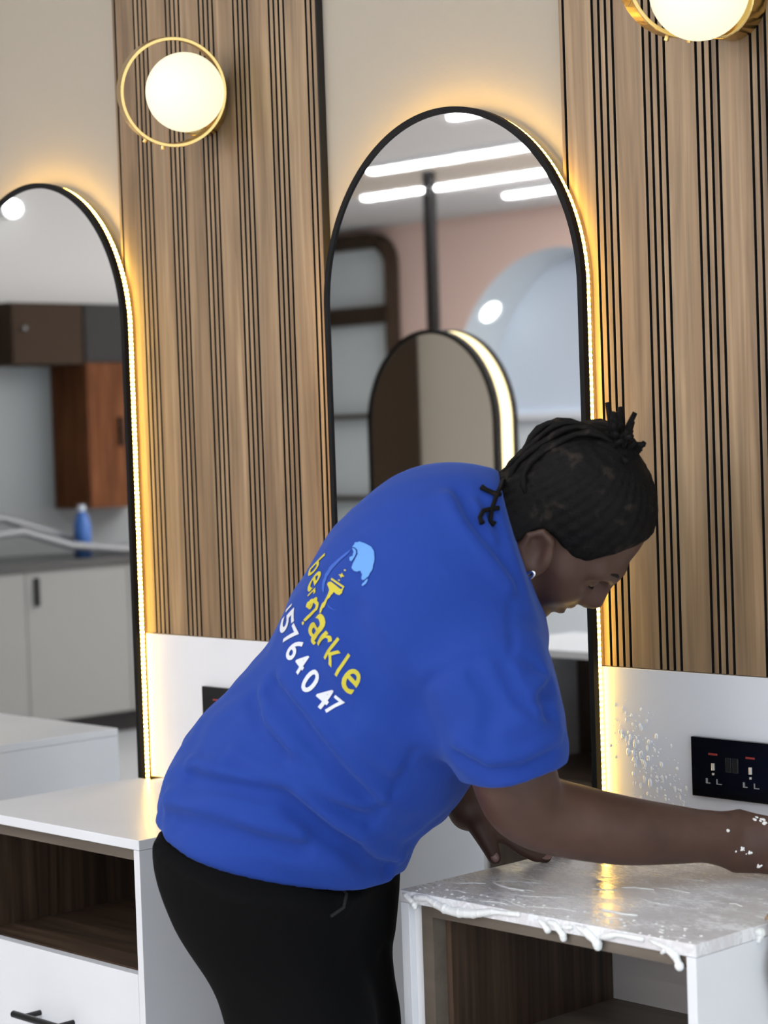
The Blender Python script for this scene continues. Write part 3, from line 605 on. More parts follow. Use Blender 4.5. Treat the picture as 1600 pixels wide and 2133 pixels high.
FOLDS = [[-0.0161,0.0264,[[1.1611,-0.5772,1.1471],[1.1667,-0.5781,1.1295],[1.1723,-0.579,1.1119],[1.1861,-0.5718,1.0856],[1.1985,-0.5632,1.0591],[1.2119,-0.55,1.0445],[1.2224,-0.534,1.0293]]],[-0.00805,0.0061600000000000005,[[1.2238,-0.5351,1.0333],[1.2406,-0.5312,1.0496],[1.2573,-0.5273,1.0658],[1.2816,-0.5214,1.079],[1.3016,-0.5113,1.0915],[1.3186,-0.4991,1.0961],[1.3314,-0.4825,1.1001],[1.3456,-0.465,1.0957],[1.3543,-0.4417,1.0905],[1.3589,-0.4317,1.078],[1.3622,-0.4203,1.0652]]],[0.0161,0.011439999999999999,[[0.9235,-0.6575,0.9457],[0.9676,-0.6578,0.9431],[1.002,-0.651,0.9388],[1.0208,-0.6459,0.936],[1.0365,-0.6384,0.9326],[1.0562,-0.6295,0.9293],[1.0744,-0.6193,0.9258],[1.0845,-0.6121,0.9159],[1.0931,-0.6037,0.9056],[1.1042,-0.5901,0.8888],[1.1138,-0.5752,0.8716],[1.1203,-0.5573,0.8625],[1.1269,-0.5393,0.8534]]],[-0.0161,0.011439999999999999,[[0.9271,-0.6662,0.9301],[0.9696,-0.6652,0.9274],[1.0025,-0.6571,0.9229],[1.0198,-0.6508,0.9198],[1.0354,-0.6433,0.9164],[1.0537,-0.6331,0.9129],[1.0703,-0.6216,0.9091],[1.0805,-0.6144,0.8992],[1.0891,-0.606,0.8889],[1.1002,-0.5924,0.872],[1.1068,-0.5748,0.854],[1.1148,-0.5582,0.8453],[1.1184,-0.5376,0.8353]]],[0.0115,0.01056,[[0.998,-0.6423,0.9632],[1.0241,-0.6386,0.954],[1.047,-0.6326,0.9443],[1.0652,-0.6225,0.9388],[1.0834,-0.6124,0.9334],[1.1037,-0.5975,0.9227],[1.1211,-0.5799,0.9114],[1.1357,-0.5622,0.9023],[1.1473,-0.5418,0.8926]]],[-0.0092,0.01056,[[0.9993,-0.6473,0.951],[1.0239,-0.6424,0.9416],[1.0453,-0.635,0.9316],[1.0635,-0.6249,0.9262],[1.0817,-0.6149,0.9208],[1.1005,-0.5986,0.9098],[1.1179,-0.581,0.8985],[1.131,-0.562,0.889],[1.1413,-0.5402,0.8789]]],[-0.0138,0.012320000000000001,[[1.0328,-0.6009,1.0529],[1.0541,-0.6054,1.0402],[1.0707,-0.6061,1.027],[1.0936,-0.6036,1.005],[1.1119,-0.5972,0.9824],[1.1296,-0.5859,0.9573],[1.1414,-0.5692,0.931],[1.1482,-0.5543,0.9133],[1.1522,-0.5366,0.8949]]],[0.0092,0.012320000000000001,[[1.0532,-0.5993,1.063],[1.0728,-0.6026,1.0501],[1.0878,-0.6021,1.0366],[1.1092,-0.5984,1.0144],[1.1274,-0.5921,0.9919],[1.1421,-0.5781,0.9663],[1.1539,-0.5614,0.94],[1.1607,-0.5465,0.9224],[1.1633,-0.5274,0.9036]]],[-0.0115,0.01056,[[0.9945,-0.6073,1.0329],[1.0121,-0.6158,1.0169],[1.0267,-0.6218,1.0005],[1.05,-0.6215,0.9839],[1.0686,-0.6174,0.9667]]],[0.0092,0.01056,[[1.0126,-0.6054,1.0391],[1.0287,-0.6127,1.0228],[1.0416,-0.6174,1.0063],[1.0633,-0.6159,0.9894],[1.0819,-0.6118,0.9722]]],[0.0138,0.01408,[[0.8889,-0.6735,0.8931],[0.9434,-0.6802,0.8924],[0.9818,-0.6749,0.8885],[1.0155,-0.6632,0.8813],[1.0443,-0.6479,0.8731],[1.0657,-0.6288,0.8664],[1.0855,-0.6085,0.8594]]],[-0.0115,0.01408,[[0.8953,-0.6794,0.8748],[0.9466,-0.6836,0.8737],[0.985,-0.6784,0.8699],[1.0171,-0.6655,0.8625],[1.0444,-0.6489,0.854],[1.0657,-0.6298,0.8474],[1.084,-0.6081,0.84]]],[0.0184,0.012320000000000001,[[1.09,-0.6066,0.9121],[1.1011,-0.5958,0.8979],[1.1106,-0.5837,0.8834],[1.1172,-0.5688,0.87],[1.1224,-0.5525,0.8562],[1.124,-0.5286,0.8381],[1.12,-0.4991,0.8183],[1.116,-0.4776,0.8111],[1.1078,-0.4519,0.8026]]],[-0.0276,0.012320000000000001,[[1.0816,-0.6132,0.9007],[1.0926,-0.6024,0.8865],[1.1021,-0.5903,0.8719],[1.1087,-0.5754,0.8585],[1.1139,-0.5592,0.8447],[1.1155,-0.5353,0.8265],[1.1129,-0.5072,0.807],[1.1103,-0.4871,0.8001],[1.1035,-0.4628,0.7919]]],[-0.00575,0.00528,[[1.2102,-0.5152,0.9693],[1.1933,-0.517,0.943],[1.1762,-0.519,0.9165],[1.1619,-0.5234,0.8959],[1.1462,-0.5266,0.8748],[1.1397,-0.5309,0.8677],[1.1332,-0.5352,0.8605]]],[0.0138,0.01056,[[1.2953,-0.5151,0.9845],[1.3154,-0.509,0.9752],[1.3314,-0.4986,0.9651],[1.3483,-0.4866,0.9665],[1.3624,-0.4718,0.9674],[1.3718,-0.4557,0.9762],[1.3758,-0.4337,0.984]]],[-0.0092,0.01056,[[1.2911,-0.5114,0.9726],[1.3113,-0.5053,0.9633],[1.3287,-0.4963,0.9534],[1.347,-0.4857,0.9552],[1.3611,-0.4708,0.956],[1.3705,-0.4548,0.9649],[1.3758,-0.4343,0.9729]]],[-0.023,0.01056,[[1.3615,-0.4043,1.0542],[1.3671,-0.4248,1.0471],[1.3688,-0.4408,1.0393],[1.3718,-0.4354,1.0303],[1.3747,-0.4299,1.0212]]],[0.0138,0.01056,[[1.3608,-0.416,1.0653],[1.3638,-0.4335,1.0577],[1.3642,-0.448,1.0497],[1.3671,-0.4426,1.0407],[1.3714,-0.4385,1.0318]]],[0.0115,0.012320000000000001,[[1.3663,-0.4709,1.0155],[1.372,-0.4596,1.0054],[1.3751,-0.4454,0.9946],[1.3761,-0.4327,0.9947],[1.3758,-0.4185,0.9945]]],[0.0138,0.011439999999999999,[[1.2366,-0.4608,1.2997],[1.2544,-0.4664,1.2808],[1.2679,-0.4677,1.2618],[1.2832,-0.4615,1.2422],[1.2956,-0.4525,1.2224],[1.304,-0.4418,1.2025],[1.3097,-0.4283,1.1823]]],[-0.0115,0.011439999999999999,[[1.2416,-0.4496,1.303],[1.2594,-0.4552,1.284],[1.2729,-0.4565,1.265],[1.2882,-0.4503,1.2453],[1.2993,-0.4398,1.2254],[1.3063,-0.4277,1.2053],[1.312,-0.4141,1.1851]]],[0.0092,0.0088,[[1.2629,-0.4368,1.2891],[1.2811,-0.4393,1.2641],[1.2952,-0.4375,1.239]]],[-0.0092,0.0088,[[1.2653,-0.4283,1.2912],[1.2836,-0.4308,1.2661],[1.2976,-0.4291,1.241]]],[-0.0069,0.00528,[[1.3129,-0.4294,1.1542],[1.33,-0.4478,1.125],[1.3458,-0.4648,1.096]]],[-0.0092,0.012320000000000001,[[1.3183,-0.5062,1.0777],[1.3296,-0.5013,1.0564],[1.3409,-0.4965,1.0351],[1.3367,-0.502,1.0139],[1.3312,-0.506,0.9925]]],[0.0092,0.012320000000000001,[[1.141,-0.5875,1.0253],[1.1556,-0.5765,0.9998],[1.1673,-0.5628,0.9737],[1.1775,-0.5471,0.9599],[1.1863,-0.53,0.9457]]],[-0.0092,0.0176,[[1.0876,-0.5853,1.1365],[1.1026,-0.5915,1.1059],[1.1145,-0.5952,1.0751],[1.1366,-0.5911,1.0444],[1.1527,-0.5818,1.0128]]],[-0.0069,0.01056,[[1.3431,-0.4767,1.0884],[1.3494,-0.474,1.0701],[1.3557,-0.4713,1.0517],[1.361,-0.4664,1.0392],[1.3664,-0.4615,1.0267]]],[0.0069,0.01056,[[1.3472,-0.4666,1.0901],[1.3535,-0.4639,1.0717],[1.3598,-0.4612,1.0533],[1.3651,-0.4563,1.0408],[1.3704,-0.4513,1.0283]]]]
PFOLDS = [[0.006,0.01,[[1.0725,-0.5454,0.7776],[1.0898,-0.5339,0.7616],[1.0926,-0.5433,0.7473],[1.0918,-0.5647,0.7413]]],[-0.008,0.012,[[1.0754,-0.5568,0.7767],[1.091,-0.5499,0.7632],[1.0962,-0.5595,0.754]]],[-0.008,0.012,[[1.0181,-0.4006,0.6496],[0.9935,-0.3486,0.6407]]],[0.004,0.02,[[1.0714,-0.5402,0.6815],[1.0639,-0.587,0.6569]]]]
CHARS = [['1',[1.0177,-0.5593,1.1488],[1.0351,-0.5638,1.1583],'cap','w'],['5',[1.011,-0.5647,1.1263],[1.0505,-0.5743,1.1476],'cap','w'],['7',[1.038,-0.5838,1.1078],[1.0621,-0.5806,1.1292],'cap','w'],['6',[1.0554,-0.5926,1.0908],[1.078,-0.585,1.1135],'cap','w'],['4',[1.0765,-0.5975,1.0744],[1.0897,-0.5882,1.0969],'cap','w'],['0',[1.0936,-0.6011,1.0506],[1.1101,-0.5883,1.0753],'cap','w'],['4',[1.1139,-0.5954,1.0304],[1.1301,-0.5858,1.0548],'cap','w'],['7',[1.1301,-0.5906,1.0209],[1.1444,-0.5803,1.0409],'cap','w'],['b',[1.0491,-0.5439,1.1987],[1.0879,-0.5484,1.2217],'asc','y'],['e',[1.0697,-0.5639,1.1807],[1.0887,-0.5573,1.2031],'x','y'],['r',[1.0768,-0.5716,1.1701],[1.0902,-0.5686,1.1805],'x','y'],['s',[1.0836,-0.5767,1.1581],[1.1008,-0.5754,1.1694],'x','y'],['a',[1.0903,-0.5804,1.1202],[1.1227,-0.5829,1.1422],'x','y'],['r',[1.1135,-0.5859,1.1069],[1.1328,-0.585,1.1238],'x','y'],['k',[1.1309,-0.5889,1.0885],[1.1464,-0.577,1.1142],'asc','y'],['l',[1.1442,-0.5875,1.0719],[1.1559,-0.5737,1.0984],'asc','y'],['e',[1.1554,-0.5826,1.0537],[1.1667,-0.5695,1.0767],'x','y']]
SHAPES = [['print_squeegee','y',[[1.1128,-0.5677,1.1877],[1.113,-0.5674,1.1888],[1.1133,-0.567,1.19],[1.1136,-0.5667,1.1912],[1.1159,-0.5671,1.1915],[1.1167,-0.5663,1.1917],[1.119,-0.5667,1.1919],[1.1282,-0.5689,1.1888],[1.1345,-0.5683,1.1854],[1.1422,-0.5691,1.1821],[1.1423,-0.569,1.1811],[1.1424,-0.5689,1.1801],[1.1426,-0.5688,1.1791],[1.1418,-0.5697,1.178],[1.1395,-0.5693,1.1767],[1.1387,-0.5702,1.1755],[1.138,-0.5709,1.1758],[1.1358,-0.5703,1.1758],[1.1352,-0.571,1.1761],[1.1324,-0.5709,1.1771],[1.1312,-0.5721,1.1783],[1.1285,-0.572,1.1793],[1.1276,-0.5731,1.1772],[1.1251,-0.5728,1.175],[1.1242,-0.574,1.173],[1.1235,-0.5747,1.172],[1.1228,-0.5755,1.1711],[1.1207,-0.5749,1.17],[1.1198,-0.5759,1.1672],[1.119,-0.5769,1.1645],[1.1182,-0.5779,1.1618],[1.1175,-0.5787,1.1604],[1.1169,-0.5795,1.1591],[1.1147,-0.5789,1.1576],[1.114,-0.5797,1.1554],[1.1134,-0.5806,1.1533],[1.1127,-0.5814,1.1512],[1.1123,-0.5817,1.1518],[1.1105,-0.5807,1.1522],[1.1102,-0.581,1.1528],[1.1102,-0.5809,1.1544],[1.1103,-0.5807,1.156],[1.1103,-0.5806,1.1576],[1.1112,-0.5796,1.1599],[1.112,-0.5786,1.1622],[1.1128,-0.5777,1.1646],[1.1151,-0.5781,1.1661],[1.1159,-0.5771,1.1674],[1.1167,-0.5762,1.1688],[1.1177,-0.5751,1.1713],[1.1186,-0.5739,1.1738],[1.1196,-0.5728,1.1763],[1.1198,-0.5724,1.1781],[1.1201,-0.5721,1.1799],[1.1204,-0.5717,1.1816],[1.1183,-0.5708,1.1837],[1.1163,-0.5699,1.1857]]],['print_squeegee_blade','y',[[1.1179,-0.5647,1.1971],[1.1278,-0.5662,1.1937],[1.1376,-0.5677,1.1902],[1.1459,-0.5678,1.1866],[1.144,-0.5671,1.1848],[1.1435,-0.5677,1.1831],[1.143,-0.5683,1.1814],[1.1426,-0.5687,1.1817],[1.1422,-0.5691,1.182],[1.1403,-0.5682,1.1822],[1.1406,-0.5678,1.1832],[1.1423,-0.5688,1.1844],[1.1426,-0.5685,1.1854],[1.1347,-0.5679,1.1884],[1.1269,-0.5672,1.1915],[1.1175,-0.5653,1.1944],[1.1177,-0.5651,1.1953],[1.1178,-0.5649,1.1962]]],['print_p_stroke','y',[[1.0786,-0.5762,1.1579],[1.0786,-0.5761,1.1591],[1.0786,-0.5761,1.1603],[1.0786,-0.576,1.1614],[1.0793,-0.5752,1.1626],[1.0799,-0.5744,1.1638],[1.0821,-0.575,1.1651],[1.0846,-0.5752,1.1664],[1.0855,-0.5742,1.1676],[1.088,-0.5744,1.1689],[1.0907,-0.5744,1.1689],[1.0949,-0.5758,1.1692],[1.0977,-0.5758,1.1693],[1.1,-0.5764,1.168],[1.1023,-0.5769,1.1667],[1.1046,-0.5775,1.1655],[1.1063,-0.5787,1.1638],[1.1064,-0.5787,1.162],[1.1065,-0.5786,1.1602],[1.1061,-0.5791,1.1589],[1.1057,-0.5796,1.1575],[1.1053,-0.5801,1.1561],[1.0957,-0.579,1.1505],[1.086,-0.5778,1.1448],[1.0778,-0.578,1.1393],[1.0756,-0.5774,1.1398],[1.0749,-0.578,1.1404],[1.0742,-0.5787,1.141],[1.0809,-0.5772,1.1464],[1.0906,-0.5784,1.1521],[1.1003,-0.5795,1.1577],[1.1004,-0.5793,1.1591],[1.1005,-0.5791,1.1605],[1.1007,-0.5789,1.1619],[1.0986,-0.5781,1.1627],[1.0966,-0.5773,1.1636],[1.096,-0.5778,1.1646],[1.0936,-0.5775,1.1637],[1.0911,-0.5772,1.1628],[1.0887,-0.577,1.1619],[1.088,-0.5778,1.1601],[1.0858,-0.5773,1.1582],[1.0851,-0.5781,1.1564],[1.083,-0.5774,1.1569],[1.0808,-0.5768,1.1574]]],['print_p_dot','y',[[1.0715,-0.5789,1.1373],[1.0719,-0.5784,1.1379],[1.0723,-0.578,1.1385],[1.0743,-0.5788,1.1392],[1.0747,-0.5784,1.1386],[1.0752,-0.5779,1.138],[1.0757,-0.5774,1.1374],[1.0751,-0.5781,1.1362],[1.0745,-0.5788,1.135],[1.0739,-0.5795,1.1339],[1.0721,-0.5784,1.1349],[1.0718,-0.5787,1.1361]]],['print_star','y',[[1.1304,-0.563,1.2015],[1.1326,-0.5635,1.2016],[1.1334,-0.5627,1.2016],[1.1356,-0.5633,1.2017],[1.136,-0.5629,1.2026],[1.1363,-0.5625,1.2036],[1.1366,-0.5621,1.2046],[1.1367,-0.562,1.2035],[1.1384,-0.5633,1.2026],[1.1385,-0.5632,1.2015],[1.1405,-0.564,1.2009],[1.1411,-0.5635,1.2001],[1.1431,-0.5643,1.1995],[1.1409,-0.5637,1.1992],[1.1402,-0.5644,1.1991],[1.1381,-0.5638,1.1988],[1.1377,-0.5642,1.1982],[1.1373,-0.5647,1.1976],[1.1369,-0.5651,1.1971],[1.1367,-0.5652,1.1979],[1.1351,-0.564,1.1985],[1.135,-0.5641,1.1993],[1.1344,-0.5646,1.2001],[1.1324,-0.5638,1.2008]]],['print_star','y',[[1.1381,-0.5604,1.2084],[1.1399,-0.5614,1.2083],[1.1402,-0.5611,1.208],[1.1405,-0.5607,1.2078],[1.1408,-0.5604,1.2081],[1.1426,-0.5614,1.2085],[1.143,-0.561,1.2088],[1.1428,-0.5612,1.2083],[1.1426,-0.5614,1.2077],[1.1425,-0.5616,1.2072],[1.1426,-0.5615,1.2067],[1.1427,-0.5614,1.2063],[1.1428,-0.5613,1.2059],[1.1424,-0.5617,1.2061],[1.142,-0.5621,1.2064],[1.1402,-0.5611,1.2066],[1.1399,-0.5614,1.2065],[1.1397,-0.5617,1.2063],[1.1394,-0.562,1.2062],[1.1394,-0.5619,1.207],[1.1395,-0.5618,1.2077]]],['print_star','y',[[1.1311,-0.5655,1.1952],[1.1329,-0.5665,1.1951],[1.1333,-0.5661,1.1949],[1.1336,-0.5658,1.1947],[1.1339,-0.5654,1.195],[1.1357,-0.5664,1.1954],[1.1361,-0.5661,1.1957],[1.1359,-0.5662,1.1951],[1.1358,-0.5664,1.1944],[1.1357,-0.5666,1.1938],[1.1354,-0.5669,1.1935],[1.1336,-0.5658,1.1931],[1.1334,-0.5661,1.1928],[1.1331,-0.5664,1.1936],[1.1328,-0.5666,1.1945]]],['print_wave','b',[[1.144,-0.5496,1.2372],[1.1448,-0.5487,1.2389],[1.1457,-0.5477,1.2407],[1.145,-0.5454,1.2423],[1.1478,-0.5453,1.2428],[1.1507,-0.5453,1.2433],[1.152,-0.5438,1.2437],[1.1569,-0.5446,1.243],[1.1602,-0.544,1.2421],[1.1651,-0.5448,1.2413],[1.1681,-0.5445,1.24],[1.1712,-0.5442,1.2386],[1.1743,-0.544,1.2373],[1.1766,-0.5446,1.2354],[1.1789,-0.5452,1.2335],[1.1811,-0.5458,1.2316],[1.1827,-0.5472,1.2284],[1.1843,-0.5486,1.2252],[1.1859,-0.55,1.222],[1.1869,-0.5522,1.2182],[1.1863,-0.5529,1.2143],[1.1873,-0.5551,1.2106],[1.1862,-0.5564,1.2075],[1.1837,-0.5563,1.2043],[1.1826,-0.5576,1.2012],[1.1817,-0.5586,1.1999],[1.1793,-0.5583,1.1985],[1.1783,-0.5594,1.1971],[1.1774,-0.5604,1.1966],[1.175,-0.56,1.1959],[1.174,-0.5611,1.1954],[1.1722,-0.5601,1.1962],[1.1718,-0.5605,1.1972],[1.1714,-0.5608,1.1982],[1.1716,-0.5605,1.1998],[1.1718,-0.5602,1.2014],[1.172,-0.5599,1.2029],[1.17,-0.559,1.2044],[1.1695,-0.5594,1.206],[1.1676,-0.5585,1.2074],[1.1665,-0.5596,1.207],[1.164,-0.5594,1.2065],[1.1629,-0.5606,1.206],[1.1605,-0.5602,1.2064],[1.158,-0.5598,1.2068],[1.1571,-0.5608,1.2073],[1.155,-0.56,1.2086],[1.1529,-0.5592,1.2099],[1.1523,-0.5598,1.2113],[1.1526,-0.5594,1.2131],[1.153,-0.5589,1.2148],[1.1533,-0.5584,1.2166],[1.1541,-0.5575,1.2185],[1.1549,-0.5565,1.2204],[1.1557,-0.5556,1.2223],[1.1564,-0.5548,1.2245],[1.1571,-0.5539,1.2266],[1.1578,-0.5531,1.2287],[1.1561,-0.5518,1.2304],[1.156,-0.5519,1.2322],[1.1544,-0.5506,1.2338],[1.1523,-0.5499,1.2347],[1.1516,-0.5505,1.2356],[1.1494,-0.5498,1.2364],[1.1471,-0.5493,1.2367],[1.1463,-0.5502,1.237]]],['print_wave_curl','b',[[1.144,-0.5497,1.2356],[1.1463,-0.5502,1.2354],[1.1486,-0.5508,1.2352],[1.1494,-0.5499,1.2349],[1.1513,-0.5509,1.2336],[1.1532,-0.5519,1.2323],[1.1536,-0.5516,1.2309],[1.1547,-0.5534,1.2291],[1.1543,-0.554,1.2271],[1.1539,-0.5545,1.2252],[1.1528,-0.5557,1.2232],[1.1517,-0.557,1.2212],[1.1491,-0.5569,1.2191],[1.1485,-0.5575,1.2195],[1.1465,-0.5567,1.2198],[1.1459,-0.5573,1.2202],[1.1461,-0.5571,1.2217],[1.1448,-0.5554,1.223],[1.145,-0.5552,1.2245],[1.1472,-0.5556,1.2251],[1.1481,-0.5547,1.2257],[1.1503,-0.5552,1.2264],[1.1491,-0.5535,1.2278],[1.1494,-0.5531,1.2294],[1.1497,-0.5528,1.2309],[1.1478,-0.5517,1.2325],[1.1459,-0.5507,1.2341]]],['print_drop','b',[[1.1732,-0.5622,1.1896],[1.1742,-0.5611,1.1911],[1.1766,-0.5614,1.1927],[1.1775,-0.5604,1.1942],[1.1784,-0.5594,1.1954],[1.1807,-0.5598,1.1966],[1.1816,-0.5588,1.1978],[1.1817,-0.5588,1.1968],[1.1817,-0.5588,1.1958],[1.1818,-0.5587,1.1948],[1.1809,-0.5598,1.1931],[1.1799,-0.5609,1.1914],[1.1775,-0.5606,1.1896],[1.1768,-0.5614,1.189],[1.176,-0.5622,1.1885],[1.1738,-0.5617,1.1878],[1.1736,-0.5619,1.1884],[1.1734,-0.562,1.189]]],['print_swoosh','d',[[1.1424,-0.5515,1.2343],[1.142,-0.552,1.2331],[1.1416,-0.5525,1.232],[1.1412,-0.553,1.2308],[1.1369,-0.5548,1.2269],[1.1311,-0.5553,1.2228],[1.1252,-0.5558,1.2188],[1.1216,-0.5569,1.2156],[1.1179,-0.5581,1.2124],[1.1143,-0.5592,1.2092],[1.1113,-0.5596,1.2056],[1.1098,-0.5614,1.2021],[1.1068,-0.5618,1.1984],[1.1073,-0.5643,1.1946],[1.1064,-0.5655,1.1907],[1.1069,-0.5681,1.1869],[1.1081,-0.5699,1.1839],[1.1094,-0.5716,1.1809],[1.1106,-0.5734,1.1779],[1.1087,-0.5725,1.1785],[1.1068,-0.5715,1.1792],[1.1064,-0.5719,1.18],[1.1034,-0.5691,1.1829],[1.1019,-0.5676,1.186],[1.1004,-0.5661,1.189],[1.0999,-0.5635,1.1932],[1.1008,-0.5623,1.1975],[1.1003,-0.5597,1.2017],[1.1037,-0.5589,1.2057],[1.1056,-0.5566,1.2096],[1.109,-0.5558,1.2136],[1.1147,-0.5554,1.2173],[1.1204,-0.555,1.221],[1.1261,-0.5547,1.2247],[1.1293,-0.5541,1.2267],[1.1325,-0.5534,1.2287],[1.1358,-0.5528,1.2307],[1.1385,-0.5528,1.2319],[1.1397,-0.5515,1.2331]]],['print_swoosh','d',[[1.119,-0.5769,1.1653],[1.1213,-0.5774,1.1638],[1.1222,-0.5766,1.1622],[1.1245,-0.5772,1.1608],[1.1256,-0.5761,1.1595],[1.1281,-0.5764,1.1585],[1.1292,-0.5753,1.1572],[1.1319,-0.5754,1.1567],[1.1332,-0.5741,1.1561],[1.1344,-0.5729,1.1554],[1.1329,-0.5744,1.1559],[1.1314,-0.576,1.1564],[1.1284,-0.5762,1.1567],[1.1273,-0.5773,1.1579],[1.1248,-0.577,1.159],[1.1237,-0.5781,1.1602],[1.1216,-0.5772,1.1619],[1.1211,-0.5777,1.1637]]]]
LOOSE = [[[1.2698,-0.397,1.2999],[1.2683,-0.41,1.3031],[1.2621,-0.4163,1.3072],[1.2563,-0.4192,1.3112]],[[1.2368,-0.3553,1.3176],[1.2709,-0.4046,1.3003],[1.2785,-0.4237,1.2822],[1.2827,-0.4317,1.2668],[1.2881,-0.4292,1.2623]],[[1.2841,-0.4149,1.283],[1.2776,-0.4246,1.2822],[1.2803,-0.4421,1.2806],[1.2815,-0.4501,1.2722],[1.2864,-0.4511,1.2647]]]
NAILS = [[[1.0756,-0.2274,0.7656],[1.0684,-0.2312,0.783],[0.723,-0.6899,0.0377]],[[1.118,-0.1623,0.7613],[1.1087,-0.1749,0.7615],[0.7201,-0.6492,0.8367]],[[1.1014,-0.1173,0.7613],[1.0978,-0.1356,0.7624],[0.7201,-0.6492,0.8367]]]
POCKET = [[1.0719,-0.5675,0.7805],[1.0699,-0.5552,0.7799],[1.0723,-0.5469,0.7805],[1.0688,-0.5332,0.7795],[1.0751,-0.5326,0.7749],[1.0813,-0.5321,0.7704],[1.0876,-0.5316,0.7659],[1.0926,-0.5382,0.7616],[1.0961,-0.5435,0.757],[1.0967,-0.546,0.7514],[1.0943,-0.5516,0.7482],[1.0949,-0.5598,0.7459],[1.0955,-0.568,0.7435]]
HANDFOAM = [[1.4307,-0.1085,0.8015,0.0039],[1.426,-0.1194,0.7981,0.0037],[1.4306,-0.1117,0.7994,0.003],[1.4299,-0.1123,0.7991,0.0028],[1.4305,-0.1115,0.8025,0.0032],[1.4312,-0.111,0.7998,0.0037],[1.4353,-0.1011,0.7963,0.0031],[1.4355,-0.101,0.7939,0.0038],[1.4322,-0.1045,0.7931,0.0033],[1.4317,-0.1076,0.7986,0.0027],[1.4372,-0.0991,0.7942,0.0037],[1.4418,-0.0838,0.7742,0.0032],[1.4398,-0.086,0.7732,0.004],[1.4392,-0.0865,0.7743,0.0035],[1.4384,-0.0873,0.7765,0.0037],[1.4424,-0.0832,0.7749,0.0029],[1.4223,-0.1304,0.8273,0.0037],[1.4227,-0.1299,0.8279,0.0039],[1.4387,-0.078,0.8345,0.0035],[1.438,-0.0757,0.8366,0.0028],[1.439,-0.0747,0.8364,0.0035],[1.4335,-0.0834,0.8369,0.0039],[1.4331,-0.0778,0.8389,0.0033],[1.4406,-0.0731,0.8358,0.0041],[1.4452,-0.0743,0.8325,0.0035],[1.4438,-0.0728,0.833,0.0029],[1.4504,-0.0717,0.8309,0.0026],[1.4445,-0.0749,0.8325,0.0038],[1.4449,-0.0745,0.8326,0.0025],[1.4431,-0.0765,0.8311,0.0042]]
def np_obj(name, v, f, m, parent=None, smooth=True):
    me = bpy.data.meshes.new(name)
    me.vertices.add(len(v)); me.vertices.foreach_set('co', np.asarray(v, np.float32).ravel())
    me.loops.add(f.size); me.loops.foreach_set('vertex_index', f.astype(np.int32).ravel())
    me.polygons.add(len(f)); me.polygons.foreach_set('loop_start', np.arange(0, f.size, f.shape[1], dtype=np.int32))
    me.update(calc_edges=True)
    me.polygons.foreach_set('use_smooth', [smooth]*len(f)); me.materials.append(m)
    o = link(bpy.data.objects.new(name, me))
    if parent is not None: o.parent = parent; o.matrix_parent_inverse = Matrix.Translation(-Vector(parent.location))
    return o
A_ = lambda k: np.asarray(PD[k], np.float32)
HO, HF, HL, HU = [np.asarray(v, np.float32) for v in PD['head']]
def to_head(p): q = p - HO; return np.stack([q @ HF, q @ HL, q @ HU], 1)
def from_head(q): return HO + q[0]*HF + q[1]*HL + q[2]*HU
def head_d(q):
    """q in head frame: x forward, y left, z up, metres"""
    ay = np.abs(q[:, 1]); s = np.stack([q[:, 0], ay, q[:, 2]], 1)
    d = ell_d(q, (-.012, 0, .028), (.099, .077, .092))
    d = smin(d, ell_d(q, (.030, 0, -.045), (.066, .060, .080)), .04)
    d = smin(d, chain_d(s, [[.0, .052, -.062, .016], [.030, .042, -.098, .014], [.066, .008, -.118, .018]]), .03)
    d = smin(d, chain_d(q, [[.072, 0, -.112, .018], [.072, .0, -.112, .018]]), .02)
    d = smin(d, chain_d(s, [[.060, .036, -.045, .024], [.045, .048, -.03, .02]]), .03)          # cheek
    d = smin(d, chain_d(s, [[.088, .012, .012, .012], [.074, .042, .010, .012]]), .02)          # brow
    d = smin(d, chain_d(q, [[.090, 0, .004, .008], [.108, 0, -.034, .0125], [.104, 0, -.043, .011]]), .014)   # nose
    d = smin(d, chain_d(s, [[.096, .013, -.042, .0095]]), .008)                                    # nostril wing
    d = smin(d, chain_d(s, [[.094, .0, -.068, .0085], [.084, .018, -.069, .006]]), .008)         # upper lip
    d = smin(d, chain_d(s, [[.092, .0, -.082, .0095], [.083, .016, -.081, .006]]), .008)         # lower lip
    d = smax(d, -chain_d(s, [[.1, .0, -.0755, .003], [.092, .020, -.0755, .0025]]), .005)         # mouth line
    d = smax(d, -ell_d(s, (.094, .032, -.008), (.02, .017, .012)), .012)                          # eye socket
    d = smin(d, ell_d(s, (.076, .031, -.009), (.0135, .0145, .012)), .003)                        # lidded eye
    # ear: shell with rim, hollow and lobe
    dx, dz = s[:, 0]-.006, s[:, 2]+.031; s = np.stack([.006 + dx*.788 + dz*.616, ay - .008, -.031 - dx*.616 + dz*.788], 1)     # the ear leans back
    e = ell_d(s, (.006, .077, -.031), (.022, .011, .034))
    e = smin(e, chain_d(s, [[.020, .080, -.010, .0045], [.006, .086, .0025, .0048], [-.010, .090, -.007, .005], [-.014, .090, -.027, .005], [-.004, .085, -.047, .0045], [.006, .080, -.059, .0065]]), .005)
    e = smax(e, -ell_d(s, (.008, .091, -.027), (.012, .011, .020)), .005)
    e = smin(e, chain_d(s, [[.022, .080, -.031, .0045], [.020, .081, -.039, .004]]), .004)
    d = smin(d, e, .006)
    return d
